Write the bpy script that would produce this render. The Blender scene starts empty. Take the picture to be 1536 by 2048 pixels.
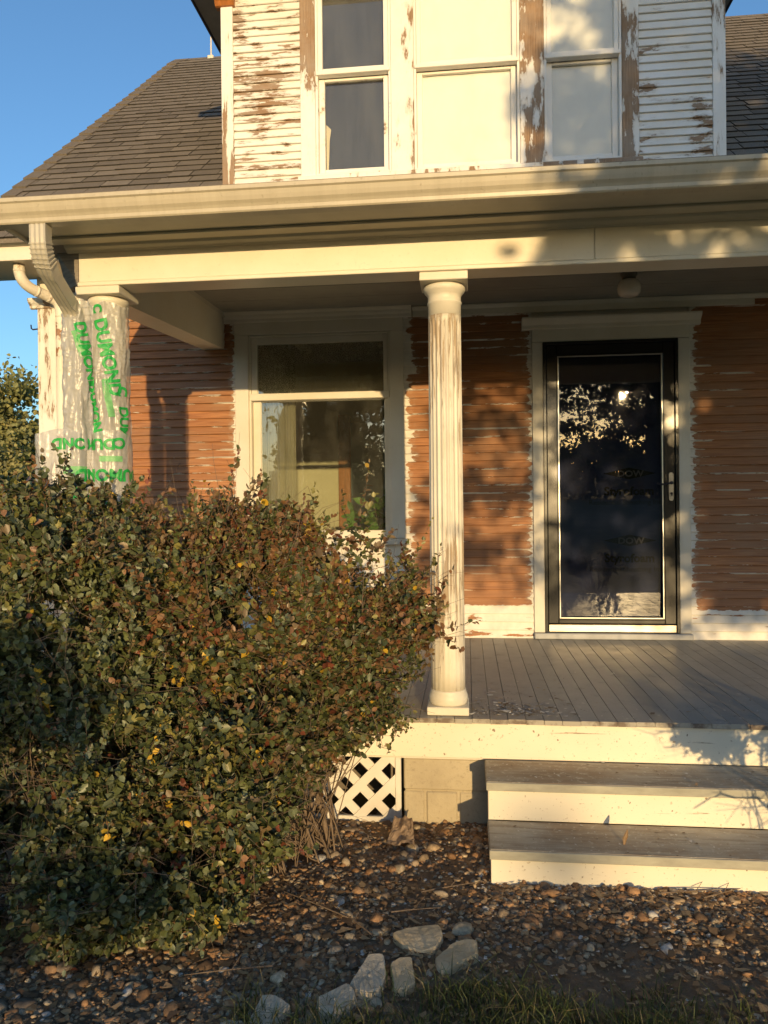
import bpy, bmesh, math, random
import numpy as np
from mathutils import Vector, Matrix, noise as mnoise
random.seed(7)
rng = np.random.default_rng(11)
R = math.radians
scene = bpy.context.scene
col = scene.collection

# ------------------------------------------------------------------ camera
YAW, PITCH, ROLL = 0.1096, -0.0049, 0.0107
F = Vector((-math.sin(YAW)*math.cos(PITCH), math.cos(YAW)*math.cos(PITCH), math.sin(PITCH)))
R0 = Vector((math.cos(YAW), math.sin(YAW), 0)); U0 = R0.cross(F)
RV = R0*math.cos(ROLL)-U0*math.sin(ROLL); UV = U0*math.cos(ROLL)+R0*math.sin(ROLL)
cam = bpy.data.cameras.new('camera'); camo = bpy.data.objects.new('camera', cam); col.objects.link(camo)
m3 = Matrix((RV, UV, -F)).transposed()
camo.matrix_world = Matrix.Translation((-0.5632, -5.6023, 1.0083)) @ m3.to_4x4()
cam.sensor_fit = 'HORIZONTAL'; cam.sensor_width = 36; cam.lens = 36*1501.2/1536
cam.shift_y = -11.5/1536; cam.clip_end = 2000; cam.clip_start = .05
scene.camera = camo

# ------------------------------------------------------------------ sky, sun, exposure
SUN_EL, SUN_AZ = R(5.6), R(12.6)
SD = Vector((math.sin(SUN_AZ)*math.cos(SUN_EL), -math.cos(SUN_AZ)*math.cos(SUN_EL), math.sin(SUN_EL)))
world = bpy.data.worlds.new('World'); scene.world = world; world.use_nodes = True
wn = world.node_tree.nodes; wn.clear()
sky = wn.new('ShaderNodeTexSky'); sky.sky_type = 'NISHITA'; sky.sun_disc = False
sky.sun_elevation = SUN_EL; sky.sun_rotation = math.pi-SUN_AZ
sky.altitude = 100; sky.air_density = 1.0; sky.dust_density = 1.1; sky.ozone_density = 3.6
bg = wn.new('ShaderNodeBackground'); bg.inputs[1].default_value = 0.15
wo = wn.new('ShaderNodeOutputWorld')
world.node_tree.links.new(sky.outputs[0], bg.inputs[0]); world.node_tree.links.new(bg.outputs[0], wo.inputs[0])
sun = bpy.data.lights.new('sun', 'SUN'); sun.energy = 2.0; sun.angle = R(0.5); sun.color = (1.0, .73, .38)
suno = bpy.data.objects.new('sun', sun); col.objects.link(suno)
suno.rotation_euler = (-SD).to_track_quat('-Z', 'Y').to_euler()
vs = scene.view_settings; vs.view_transform = 'Standard'; vs.look = 'None'; vs.exposure = 1.22; vs.use_white_balance = True; vs.white_balance_temperature = 7000; vs.gamma = 1
scene.cycles.max_bounces = 8; scene.cycles.transparent_max_bounces = 16

# ------------------------------------------------------------------ object helpers
def tag(o, label=None, cat=None, group=None, kind=None):
    if label: o['label'] = label
    if cat: o['category'] = cat
    if group: o['group'] = group
    if kind: o['kind'] = kind
    return o
def link(o, parent=None):
    col.objects.link(o)
    if parent is not None: o.parent = parent
    return o
def empty(name, loc=(0, 0, 0), label=None, cat=None, group=None):
    o = bpy.data.objects.new(name, None); o.empty_display_size = .1; o.location = loc
    link(o); return tag(o, label, cat, group)
def setmat(me, mat):
    if mat is not None: me.materials.append(mat)
def off(parent):
    # children are modelled in world space; undo a top-level Empty's own place
    return -Vector(parent.location) if parent is not None and parent.parent is None else Vector((0, 0, 0))
def part(name, parent):
    o = bpy.data.objects.new(name, None); o.empty_display_size = .05; o.location = off(parent)
    return link(o, parent)
def mesh_obj(name, verts, faces, mat, parent=None, smooth=False):
    me = bpy.data.meshes.new(name); me.from_pydata([tuple(v) for v in verts], [], faces); me.update()
    setmat(me, mat)
    if smooth: me.polygons.foreach_set('use_smooth', [True]*len(me.polygons))
    o = bpy.data.objects.new(name, me)
    o.location = off(parent)
    return link(o, parent)
def inst(name, me, parent, loc=(0, 0, 0), rot=(0, 0, 0), scale=(1, 1, 1)):
    o = bpy.data.objects.new(name, me); o.location = Vector(loc)+off(parent); o.rotation_euler = rot; o.scale = scale
    return link(o, parent)
def np_mesh(name, V, Fc, mat, colors=None, smooth=False):
    V = np.asarray(V, dtype=np.float32); Fc = np.asarray(Fc, dtype=np.int32)
    me = bpy.data.meshes.new(name); k = Fc.shape[1]
    me.vertices.add(len(V)); me.vertices.foreach_set('co', V.ravel())
    me.loops.add(Fc.size); me.loops.foreach_set('vertex_index', Fc.ravel())
    me.polygons.add(len(Fc)); me.polygons.foreach_set('loop_start', np.arange(0, Fc.size, k, dtype=np.int32))
    me.polygons.foreach_set('loop_total', np.full(len(Fc), k, dtype=np.int32))
    if smooth: me.polygons.foreach_set('use_smooth', np.ones(len(Fc), dtype=bool))
    if colors is not None:
        a = me.color_attributes.new('tint', 'FLOAT_COLOR', 'POINT')
        c = np.ones((len(V), 4), dtype=np.float32); c[:, :3] = colors
        a.data.foreach_set('color', c.ravel())
    me.update(calc_edges=True); setmat(me, mat)
    return me

class MB:
    """collects shapes into one mesh"""
    def __init__(s): s.v = []; s.f = []
    def add(s, vs, fs):
        b = len(s.v); s.v += [tuple(v) for v in vs]; s.f += [tuple(i+b for i in f) for f in fs]; return s
    def box(s, x0, x1, y0, y1, z0, z1, c=0.0):
        if c <= 0:
            vs = [(x, y, z) for x in (x0, x1) for y in (y0, y1) for z in (z0, z1)]
            return s.add(vs, [(0, 1, 3, 2), (4, 6, 7, 5), (0, 4, 5, 1), (2, 3, 7, 6), (0, 2, 6, 4), (1, 5, 7, 3)])
        c = min(c, (x1-x0)*.45, (y1-y0)*.45, (z1-z0)*.45)
        P = (x0, x1), (y0, y1), (z0, z1); vs = []; idx = {}
        for i in (0, 1):
            for j in (0, 1):
                for k in (0, 1):
                    for a in range(3):
                        q = [P[0][i], P[1][j], P[2][k]]; s3 = (i, j, k)
                        for b in range(3):
                            if b != a: q[b] += c if s3[b] == 0 else -c
                        idx[(i, j, k, a)] = len(vs); vs.append(tuple(q))
        fs = []
        g = lambda i, j, k, a: idx[(i, j, k, a)]
        for t in (0, 1):
            fs.append((g(t,0,0,0), g(t,1,0,0), g(t,1,1,0), g(t,0,1,0)))
            fs.append((g(0,t,0,1), g(0,t,1,1), g(1,t,1,1), g(1,t,0,1)))
            fs.append((g(0,0,t,2), g(1,0,t,2), g(1,1,t,2), g(0,1,t,2)))
        for p in (0, 1):
            for q in (0, 1):
                fs.append((g(0,p,q,1), g(1,p,q,1), g(1,p,q,2), g(0,p,q,2)))
                fs.append((g(p,0,q,0), g(p,1,q,0), g(p,1,q,2), g(p,0,q,2)))
                fs.append((g(p,q,0,0), g(p,q,1,0), g(p,q,1,1), g(p,q,0,1)))
        for i in (0, 1):
            for j in (0, 1):
                for k in (0, 1): fs.append((g(i,j,k,0), g(i,j,k,1), g(i,j,k,2)))
        return s.add(vs, fs)
    def extrude_x(s, prof, x0, x1, n=1):
        """closed profile of (y,z) points pushed along X"""
        k = len(prof); vs = []
        for i in range(n+1):
            x = x0+(x1-x0)*i/n; vs += [(x, y, z) for y, z in prof]
        fs = [(i*k+j, i*k+(j+1) % k, (i+1)*k+(j+1) % k, (i+1)*k+j) for i in range(n) for j in range(k)]
        fs += [tuple(range(k))[::-1], tuple(n*k+j for j in range(k))]
        return s.add(vs, fs)
    def lathe(s, prof, cx, cy, n=40, flute=None):
        k = len(prof); vs = []
        for r, z in prof:
            for i in range(n):
                a = 2*math.pi*i/n; rr = r*(1-(flute(a, z) if flute else 0))
                vs.append((cx+rr*math.cos(a), cy+rr*math.sin(a), z))
        fs = [(j*n+i, j*n+(i+1) % n, (j+1)*n+(i+1) % n, (j+1)*n+i) for j in range(k-1) for i in range(n)]
        fs += [tuple(range(n))[::-1], tuple((k-1)*n+i for i in range(n))]
        return s.add(vs, fs)
    def sweep(s, path, sect, up=(0, 0, 1), scale=None, cap=True):
        """2D section (a,b) carried along a path"""
        path = [Vector(p) for p in path]; n = len(path); k = len(sect); up = Vector(up); vs = []
        for i, p in enumerate(path):
            t = (path[min(i+1, n-1)]-path[max(i-1, 0)]).normalized()
            a = up.cross(t)
            if a.length < 1e-4: a = Vector((1, 0, 0)).cross(t)
            a.normalize(); b = t.cross(a); sc = scale[i] if scale else 1
            vs += [p+a*u*sc+b*w*sc for u, w in sect]
        fs = [(i*k+j, i*k+(j+1) % k, (i+1)*k+(j+1) % k, (i+1)*k+j) for i in range(n-1) for j in range(k)]
        if cap: fs += [tuple(range(k))[::-1], tuple((n-1)*k+j for j in range(k))]
        return s.add(vs, fs)
    def build(s, name, mat, parent=None, smooth=False, fix=True):
        o = mesh_obj(name, s.v, s.f, mat, parent, smooth)
        if fix:
            bm = bmesh.new(); bm.from_mesh(o.data); bmesh.ops.recalc_face_normals(bm, faces=bm.faces); bm.to_mesh(o.data); bm.free()
        return o
def circ(r, n=10): return [(r*math.cos(2*math.pi*i/n), r*math.sin(2*math.pi*i/n)) for i in range(n)]
def board(name, parent, mat, x0, x1, y0, y1, z0, z1, c=.003):
    return MB().box(x0, x1, y0, y1, z0, z1, c).build(name, mat, parent)

# ------------------------------------------------------------------ material helpers
class G:
    def __init__(s, name):
        s.m = bpy.data.materials.new(name); s.m.use_nodes = True; s.t = s.m.node_tree; s.t.nodes.clear()
        s.out = s.t.nodes.new('ShaderNodeOutputMaterial')
    def n(s, typ, props=None, **ins):
        nd = s.t.nodes.new('ShaderNode'+typ)
        for k, v in (props or {}).items(): setattr(nd, k, v)
        for k, v in ins.items():
            key = int(k[1:]) if k[0] == '_' and k[1:].isdigit() else k.replace('_', ' ')
            s.put(nd.inputs[key], v)
        return nd
    def put(s, sock, v):
        if hasattr(v, 'is_output') or isinstance(v, bpy.types.NodeSocket): s.t.links.new(v, sock)
        elif isinstance(v, bpy.types.Node): s.t.links.new(v.outputs[0], sock)
        else:
            if hasattr(sock.default_value, '__len__') and len(sock.default_value) == 4 and len(v) == 3: v = (*v, 1)
            sock.default_value = v
    def math(s, op, a, b=0.0, c=0.0, clamp=False):
        nd = s.t.nodes.new('ShaderNodeMath'); nd.operation = op; nd.use_clamp = clamp
        s.put(nd.inputs[0], a); s.put(nd.inputs[1], b); s.put(nd.inputs[2], c); return nd.outputs[0]
    def mix(s, f, a, b, blend='MIX'):
        nd = s.t.nodes.new('ShaderNodeMix'); nd.data_type = 'RGBA'; nd.blend_type = blend
        s.put(nd.inputs[0], f); s.put(nd.inputs[6], a); s.put(nd.inputs[7], b); return nd.outputs[2]
    def pos(s): return s.n('NewGeometry').outputs['Position']
    def noise(s, vec, scale=(1, 1, 1), sc=5.0, detail=4.0, rough=.55, loc=(0, 0, 0)):
        mp = s.n('Mapping', Vector=vec, Scale=scale, Location=loc)
        return s.n('TexNoise', Vector=mp, Scale=sc, Detail=detail, Roughness=rough).outputs[0]
    def ramp(s, f, lo, hi, a=0.0, b=1.0):
        nd = s.n('MapRange', None, Value=f)
        nd.inputs[1].default_value = lo; nd.inputs[2].default_value = hi; nd.inputs[3].default_value = a; nd.inputs[4].default_value = b
        return nd.outputs[0]
    def bump(s, h, strength=.3, dist=.01):
        return s.n('Bump', Strength=strength, Distance=dist, Height=h).outputs[0]
    def bsdf(s, color, rough=.6, normal=None, metallic=0.0, spec=.5, **kw):
        b = s.n('BsdfPrincipled', None, Base_Color=color, Roughness=rough, Metallic=metallic)
        b.inputs['Specular IOR Level'].default_value = spec
        if normal is not None: s.put(b.inputs['Normal'], normal)
        for k, v in kw.items(): s.put(b.inputs[k.replace('_', ' ')], v)
        return b.outputs[0]
    def done(s, sh): s.t.links.new(sh, s.out.inputs[0]); return s.m

WOOD_A, WOOD_B = (.20, .115, .062), (.36, .235, .14)
def paint(name, c=(.74, .70, .62), amount=.0, stretch=(1, 1, 1), sc=3.0, dirt=.15, rough=.5, wood=(WOOD_A, WOOD_B), seed=0.0, grain=(1, 1, 30)):
    """old paint over wood; amount = how much has peeled away"""
    g = G(name); p = g.pos()
    big = g.noise(p, (1, 1, 1), .9, 2, .5, (seed, seed*.7, 3))
    n1 = g.noise(p, stretch, sc, 9, .68, (seed*3.1, seed, 0))
    th = g.math('ADD', g.math('MULTIPLY', big, .55), g.math('MULTIPLY', n1, .75))
    lim = .86-amount*.5
    mask = g.ramp(th, lim-.006, lim+.006)
    grn = g.noise(p, grain, 6, 5, .6)
    woodc = g.mix(g.ramp(grn, .3, .7), wood[0], wood[1]); woodc = g.mix(g.ramp(g.noise(p, (1, 1, 1), 3.5, 6, .65, (4, seed, 1)), .42, .68, 0, .65), woodc, (.33, .285, .235))
    dn = g.noise(p, (1, 1, 1), 2.3, 6, .62, (9, seed, 2))
    fine = g.noise(p, (1, 1, 1), 60, 3, .5)
    tone = g.mix(g.ramp(dn, .35, .75), c, tuple(x*(1-dirt)*k for x, k in zip(c, (1, .95, .86))))
    tone = g.mix(g.ramp(fine, .62, .75, 0, .35), tone, tuple(x*.7 for x in c))
    if amount > .1: tone = g.mix(g.ramp(th, lim-.05, lim-.004, 0, .55), tone, (.52, .45, .36))
    colr = g.mix(mask, tone, woodc)
    h = g.math('ADD', g.math('SUBTRACT', g.ramp(th, lim-.03, lim-.006, 0, .7), g.math('MULTIPLY', mask, 1.7)), g.math('MULTIPLY', grn, .25))
    h = g.math('ADD', h, g.math('MULTIPLY', fine, .12))
    return g.done(g.bsdf(colr, g.mix(mask, (rough,)*3, (.85,)*3), g.bump(h, .5, .0025)))

def simple(name, c, rough=.6, metallic=0.0, var=.15, sc=8.0, bump=.1, spec=.5, stretch=(1, 1, 1)):
    g = G(name); p = g.pos()
    n = g.noise(p, stretch, sc, 6, .6)
    colr = g.mix(g.ramp(n, .3, .7), tuple(x*(1-var) for x in c), tuple(min(1, x*(1+var)) for x in c))
    return g.done(g.bsdf(colr, rough, g.bump(n, bump, .005), metallic, spec))

def siding_mat(name, xl, xr, wl, wr, zbot, z0, e, seed, xwhite=None, ztop=None):
    """stripped clapboards: bare red-brown wood with ragged paint left at the casings, lap lines and bottom rows"""
    g = G(name); p = g.pos(); s = g.n('SeparateXYZ', Vector=p)
    X, Z = s.outputs[0], s.outputs[2]
    rowf = g.math('DIVIDE', g.math('SUBTRACT', Z, z0), e)
    row = g.math('FLOOR', rowf); v = g.math('FRACT', rowf)
    cv = g.math('ABSOLUTE', g.math('SUBTRACT', g.math('MULTIPLY', v, 2.0), 1.0))
    scal = g.math('POWER', cv, 3.0)
    rc = g.n('CombineXYZ', X=seed, Y=g.math('MULTIPLY', row, 1.37), Z=0.0)
    rn = g.n('TexWhiteNoise', Vector=rc).outputs[0]
    rows = g.n('TexNoise', Vector=g.n('CombineXYZ', X=seed, Y=g.math('MULTIPLY', row, .23), Z=4.0), Scale=1.0, Detail=2.0).outputs[0]
    rag = g.noise(p, (1.2, 1, 2.2), 16, 7, .65, (seed, 0, 0))
    fringes = []
    def edge(d, w):
        a = g.math('MULTIPLY', rn, w*.55+.006); a = g.math('ADD', a, g.math('MULTIPLY', rows, w*1.6))
        a = g.math('ADD', a, g.math('MULTIPLY', scal, .024)); a = g.math('ADD', a, g.math('MULTIPLY', g.math('SUBTRACT', rag, .5), .10))
        a = g.math('SUBTRACT', a, w*.75)
        q = g.math('SUBTRACT', a, d); fringes.append(g.ramp(q, -.045, .0)); return g.ramp(q, -.003, .003)
    m = edge(g.math('SUBTRACT', X, xl), wl)
    m = g.math('MAXIMUM', m, edge(g.math('SUBTRACT', xr, X), wr))
    # bottom rows keep their paint, broken by bare patches
    pn = g.noise(p, (1, 1, 6), 2.6, 8, .65, (seed*2, 0, 5))
    low = g.ramp(g.math('ADD', Z, g.math('MULTIPLY', g.math('SUBTRACT', rag, .5), .05)), zbot, zbot-.004)
    low = g.math('MULTIPLY', low, g.ramp(pn, .60, .59))
    m = g.math('MAXIMUM', m, low)
    # thin streaks under the laps and small flecks
    st = g.noise(p, (2.4, 1, 17), 1.0, 6, .7, (seed, 3, 1))
    lap = g.math('MAXIMUM', g.ramp(v, .88, .93), g.ramp(v, .10, .06))
    m = g.math('MAXIMUM', m, g.math('MULTIPLY', g.math('MULTIPLY', lap, g.ramp(st, .53, .55)), g.ramp(g.noise(p, (.8, 1, 1.5), 1.6, 3, .5, (seed, 1, 6)), .45, .53)))
    fl = g.noise(p, (2.0, 1, 6), 7.0, 8, .72, (seed, 8, 2))
    m = g.math('MAXIMUM', m, g.ramp(fl, .70, .71))
    if xwhite is not None:
        m = g.math('MAXIMUM', m, g.ramp(g.math('ADD', X, g.math('MULTIPLY', g.math('SUBTRACT', rag, .5), .2)), xwhite, xwhite-.01))
    grn = g.noise(p, (1, 1, 22), 4, 7, .62, (seed, 0, 0))
    blot = g.noise(p, (1, 1, 1.6), 1.7, 5, .6, (seed, 5, 0))
    w1 = g.mix(g.ramp(grn, .3, .72), (.215, .076, .027), (.52, .235, .095))
    w1 = g.mix(g.math('MULTIPLY', rn, .6), w1, (.25, .115, .052))
    w1 = g.mix(g.ramp(blot, .48, .75, 0, .55), w1, (.30, .20, .125))
    pt = g.mix(g.ramp(g.noise(p, (1, 1, 1), 12, 5, .6), .3, .7), (.62, .58, .51), (.76, .72, .65))
    nail = g.n('TexVoronoi', {'feature': 'F1'}, Vector=g.n('Mapping', Vector=p, Scale=(2.6, 0, 17)), Scale=1.0).outputs[0]
    w1 = g.mix(g.ramp(nail, .030, .022, 0, .8), w1, (.03, .02, .015))
    fr = g.math('MULTIPLY', g.math('MAXIMUM', *fringes), g.ramp(rag, .42, .62, 0, .6)); w1 = g.mix(fr, w1, (.44, .37, .29))
    c = g.mix(m, w1, pt)
    h = g.math('ADD', g.math('MULTIPLY', m, 1.0), g.math('MULTIPLY', grn, .45))
    return g.done(g.bsdf(c, g.mix(m, (.62,)*3, (.5,)*3), g.bump(h, .55, .003)))

def attr_mat(name, rough=.55, transl=0.0, var=.25, sc=60.0, spec=.4, bump=.15):
    g = G(name); a = g.n('VertexColor', {'layer_name': 'tint'}).outputs[0]
    n = g.noise(g.pos(), (1, 1, 1), sc, 4, .6)
    c = g.mix(g.ramp(n, .3, .7), a, g.mix(1.0, a, (1-var,)*3, 'MULTIPLY'))
    b = g.bsdf(c, rough, g.bump(n, bump, .004), 0, spec)
    if transl > 0:
        t = g.n('BsdfTranslucent', Color=g.mix(1.0, c, (1.25, 1.25, .7), 'MULTIPLY'))
        b = g.n('MixShader', None, _0=transl, _1=b, _2=t.outputs[0]).outputs[0]
    return g.done(b)

def glass_mat(name, ior=1.5, rough=.0, tint=(.93, .96, .95), wavy=0.0, dust=0.0):
    g = G(name)
    nrm = None
    if wavy > 0:
        nrm = g.bump(g.noise(g.pos(), (1, 1, .6), 7, 2, .5), wavy, .004)
    fr = g.n('Fresnel', IOR=ior); tr = g.n('BsdfTransparent', Color=tint); gl = g.n('BsdfGlossy', Roughness=rough, Color=(1, 1, 1))
    if nrm is not None: g.put(gl.inputs['Normal'], nrm)
    m = g.n('MixShader', None, _0=fr.outputs[0], _1=tr.outputs[0], _2=gl.outputs[0]).outputs[0]
    if dust > 0:
        d = g.n('BsdfDiffuse', Color=(.6, .57, .5))
        f = g.ramp(g.noise(g.pos(), (1, 1, .5), 5, 7, .7), .45, .8, dust*.25, dust)
        m = g.n('MixShader', None, _0=f, _1=m, _2=d.outputs[0]).outputs[0]
    return g.done(m)

M = {}
M['trim'] = paint('trim paint', (.66, .62, .54), .02, (1, 1, 1), 3, .12)
M['cream'] = paint('cream beam paint', (.74, .69, .58), .0, (1, 1, 1), 3, .10, .42)
M['dormer_trim'] = paint('peeling dormer trim', (.78, .76, .72), .335, (2.2, 2.2, .6), 4.2, .08, seed=2.0, grain=(30, 30, 1))
M['dormer_bare'] = paint('mostly bare dormer trim', (.78, .76, .72), .37, (2.4, 2.2, .7), 4.2, .08, seed=12.0, grain=(30, 30, 1))
M['dormer_corner'] = paint('peeling corner paint', (.78, .76, .72), .36, (3.2, 3, .5), 4.5, .08, seed=9.0, grain=(30, 30, 1))
M['dormer_rail'] = paint('window rail paint', (.78, .76, .72), .16, (1, 1, 1), 6, .08, seed=4.0)
M['dormer_siding_l'] = paint('peeling siding paint', (.78, .76, .72), .27, (1.0, 1, 4.5), 4.2, .1, seed=5.0)
M['dormer_siding_r'] = paint('peeling siding paint right', (.78, .76, .72), .30, (1.0, 1, 3.2), 3.2, .1, seed=14.0)
M['corner'] = paint('corner board paint', (.76, .73, .66), .40, (2.5, 2, .5), 3.6, .1, seed=7.0, grain=(30, 30, 1))
M['column'] = paint('column paint', (.72, .67, .56), .24, (9, 9, .6), 5.0, .25, seed=6.3, wood=((.30, .21, .13), (.48, .37, .24)), grain=(30, 30, 1))
M['column_plain'] = paint('column cap paint', (.72, .68, .58), .03, (1, 1, 1), 4, .15)
g = G('almond gutter enamel'); p = g.pos(); n = g.noise(p, (9, .5, .5), 2.2, 6, .65); n2 = g.noise(p, (1, 1, 1), 2.2, 5, .6); n3 = g.noise(p, (1, 1, 1), 40, 3, .6)
c = g.mix(g.ramp(n, .42, .72, 0, .5), (.51, .455, .345), (.38, .325, .235)); c = g.mix(g.ramp(n2, .45, .75, 0, .5), c, (.42, .37, .28)); c = g.mix(g.ramp(n3, .64, .72, 0, .5), c, (.28, .23, .16))
M['gutter'] = g.done(g.bsdf(c, g.ramp(n2, .3, .7, .32, .5), g.bump(n2, .15, .01)))
M['nosing'] = simple('grey nosing paint', (.34, .325, .26), .6, 0, .2, 9, .1, .4, (1, 3, 3))
M['downspout'] = simple('grey beige downspout enamel', (.45, .42, .35), .4, 0, .06, 5, .03)
M['soffit'] = simple('tan soffit paint', (.52, .47, .37), .5, 0, .08, 4, .05)
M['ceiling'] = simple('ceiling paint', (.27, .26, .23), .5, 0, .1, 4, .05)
M['pipe'] = paint('rusty pipe paint', (.76, .72, .62), .36, (1, 1, 1), 5, .1, seed=1.5, wood=((.22, .09, .03), (.38, .17, .06)))
M['black'] = simple('black enamel door', (.010, .010, .010), .22, 0, .1, 6, .03)
M['silver'] = simple('bright metal trim', (.62, .60, .56), .28, 1, .08, 20, .05)
M['brushed'] = simple('brushed metal plate', (.48, .44, .37), .32, 1, .15, 10, .06, .5, (1, 1, 12))
M['threshold'] = simple('grey threshold paint', (.33, .34, .35), .5, 0, .2, 6, .1)
M['glass'] = glass_mat('window glass', 1.85, .0, (.90, .93, .90), .25, .05)
M['glass_dormer'] = glass_mat('dormer window glass', 1.5, .03, (.95, .96, .95), .04, .05)
M['glass_door'] = glass_mat('storm door glass', 1.75, .012, (.9, .92, .92), .06, .035)
M['blind'] = simple('white roller blind', (.80, .78, .74), .75, 0, .03, 3, .03)
M['green'] = simple('green print', (.010, .34, .065), .5, 0, .1, 30, .02)
M['green_pale'] = simple('pale green print', (.16, .42, .17), .5, 0, .15, 90, .02)
M['black_print'] = simple('black print', (.002, .002, .003), .9, 0, .1, 30, .0, .1)
M['grey_print'] = simple('grey print', (.06, .055, .055), .8, 0, .1, 30, .0, .1)
M['foam'] = simple('blue foam board', (.008, .014, .05), .7, 0, .3, 3, .02, .2)
M['lattice'] = paint('lattice paint', (.74, .71, .65), .05, (1, 1, 1), 4, .2)
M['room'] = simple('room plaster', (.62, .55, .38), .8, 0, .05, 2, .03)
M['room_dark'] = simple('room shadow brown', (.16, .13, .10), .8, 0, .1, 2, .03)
M['stain'] = simple('varnished wood', (.36, .13, .035), .35, 0, .25, 4, .05, .5, (12, 12, 1))
M['blue_panel'] = simple('pale blue panel', (.30, .40, .42), .5, 0, .05, 3, .02)
M['bulb_base'] = simple('lamp base', (.10, .085, .07), .5, 0, .1, 10, .05)
M['opal'] = simple('opal glass shade', (.62, .56, .48), .25, 0, .03, 5, .01)
M['rust_iron'] = simple('dark iron', (.03, .03, .045), .5, .6, .2, 20, .1)
M['terracotta'] = simple('plant pot', (.10, .05, .03), .7, 0, .2, 8, .1)
M['leaf'] = attr_mat('shrub leaf', .42, .22, .25, 90, .45)
M['tree_leaf'] = attr_mat('tree leaf', .5, .25, .2, 20, .3)
M['pebble'] = attr_mat('pebble', .8, 0, .5, 55, .2, .4)
M['blade'] = attr_mat('grass blade', .5, .25, .2, 60, .3)
M['flake'] = attr_mat('paint flake', .6, 0, .15, 60, .3)
M['bark'] = simple('twig bark', (.17, .125, .09), .8, 0, .35, 30, .3, .2)
M['trunk'] = simple('tree bark', (.10, .08, .06), .85, 0, .35, 12, .5, .2, (1, 1, .2))
M['dry_leaf'] = simple('dry leaf', (.20, .12, .055), .6, 0, .25, 30, .1)

# shingles: granules, a tint for each shingle
g = G('asphalt shingle'); p = g.pos(); oi = g.n('ObjectInfo').outputs['Random']
n = g.noise(p, (1, 1, 1), 130, 3, .7); n2 = g.noise(p, (1, 1, 1), 5.5, 4, .6)
base = g.mix(oi, (.165, .138, .108), (.275, .232, .182)); base = g.mix(g.ramp(n2, .4, .7, 0, .6), base, (.21, .175, .135))
base = g.mix(g.ramp(n, .35, .7), g.mix(1.0, base, (.55,)*3, 'MULTIPLY'), base)
M['shingle'] = g.done(g.bsdf(base, .9, g.bump(n, .5, .004), 0, .25))
M['butt'] = simple('asphalt cut edge', (.04, .036, .03), .95, 0, .2, 30, .1, .1)
# porch floor enamel, worn and dusty
g = G('porch floor enamel'); p = g.pos(); oi = g.n('ObjectInfo').outputs['Random']
n = g.noise(p, (6, .8, 1), 3, 8, .65); n2 = g.noise(p, (1, 1, 1), 9, 6, .7)
c = g.mix(oi, (.325, .30, .255), (.39, .36, .305)); c = g.mix(g.ramp(n, .5, .8, 0, .5), c, (.30, .265, .21)); c = g.mix(g.ramp(n2, .58, .7, 0, .45), c, (.12, .10, .085))
M['floor'] = g.done(g.bsdf(c, g.ramp(n2, .3, .7, .38, .56), g.bump(n, .25, .004), 0, .35))
g = G('floor board end grain'); p = g.pos(); n = g.noise(p, (1, 1, 1), 14, 5, .6)
M['floor_end'] = g.done(g.bsdf(g.mix(g.ramp(n, .45, .6), (.36, .33, .27), (.16, .12, .09)), .7))
# weathered step tread
g = G('weathered tread'); p = g.pos(); n = g.noise(p, (1.2, 12, 1), 3, 8, .65); n2 = g.noise(p, (1, 1, 1), 3.0, 6, .65); n3 = g.noise(p, (1, 1, 1), 45, 3, .6)
c = g.mix(g.ramp(n2, .38, .62), (.47, .42, .32), (.36, .265, .17)); c = g.mix(g.ramp(n, .45, .7, 0, .75), c, (.19, .13, .08)); c = g.mix(g.ramp(n3, .58, .68, 0, .7), c, (.60, .53, .40))
M['tread'] = g.done(g.bsdf(c, .72, g.bump(n, .5, .004)))
# risers: cream paint with mud specks
g = G('riser paint'); p = g.pos(); n = g.noise(p, (1, 1, 1), 75, 3, .6); n2 = g.noise(p, (.5, 1, 9), 5, 8, .7); n3 = g.noise(p, (1, 1, 1), 1.6, 3, .5); n4 = g.noise(p, (1, 1, 1), 26, 2, .5)
c = g.mix(g.ramp(n3, .3, .7), (.78, .72, .58), (.70, .63, .49)); c = g.mix(g.ramp(n, .635, .69, 0, .6), c, (.34, .24, .14)); c = g.mix(g.ramp(n2, .655, .68, 0, .8), c, (.20, .13, .07)); c = g.mix(g.ramp(n4, .715, .73, 0, .85), c, (.16, .10, .05))
M['riser'] = g.done(g.bsdf(c, .5, g.bump(n2, .2, .003)))
# concrete block
g = G('concrete block'); p = g.pos(); n = g.noise(p, (1, 1, 1), 55, 5, .7); n2 = g.noise(p, (1, 1, 1), 4, 5, .6)
c = g.mix(g.ramp(n2, .3, .7), (.50, .43, .30), (.38, .32, .22)); c = g.mix(g.ramp(n, .55, .7, 0, .5), c, (.24, .20, .14))
M['block'] = g.done(g.bsdf(c, .9, g.bump(n, .6, .006)))
# limestone
def stone_mat(name, a, b, seed):
    g = G(name); p = g.pos(); n = g.noise(p, (1, 1, 1), 9, 8, .68, (seed, 0, 0)); n2 = g.noise(p, (1, 1, 3), 30, 5, .7, (0, seed, 0))
    c = g.mix(g.ramp(n, .32, .68), a, b); c = g.mix(g.ramp(n2, .6, .75, 0, .6), c, tuple(x*.5 for x in a))
    return g.done(g.bsdf(c, .85, g.bump(g.math('ADD', n, g.math('MULTIPLY', n2, .5)), .8, .012)))
M['stone_tan'] = stone_mat('tan limestone', (.52, .38, .21), (.70, .54, .33), 1)
M['stone_grey'] = stone_mat('grey limestone', (.50, .41, .28), (.70, .59, .43), 5)
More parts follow.
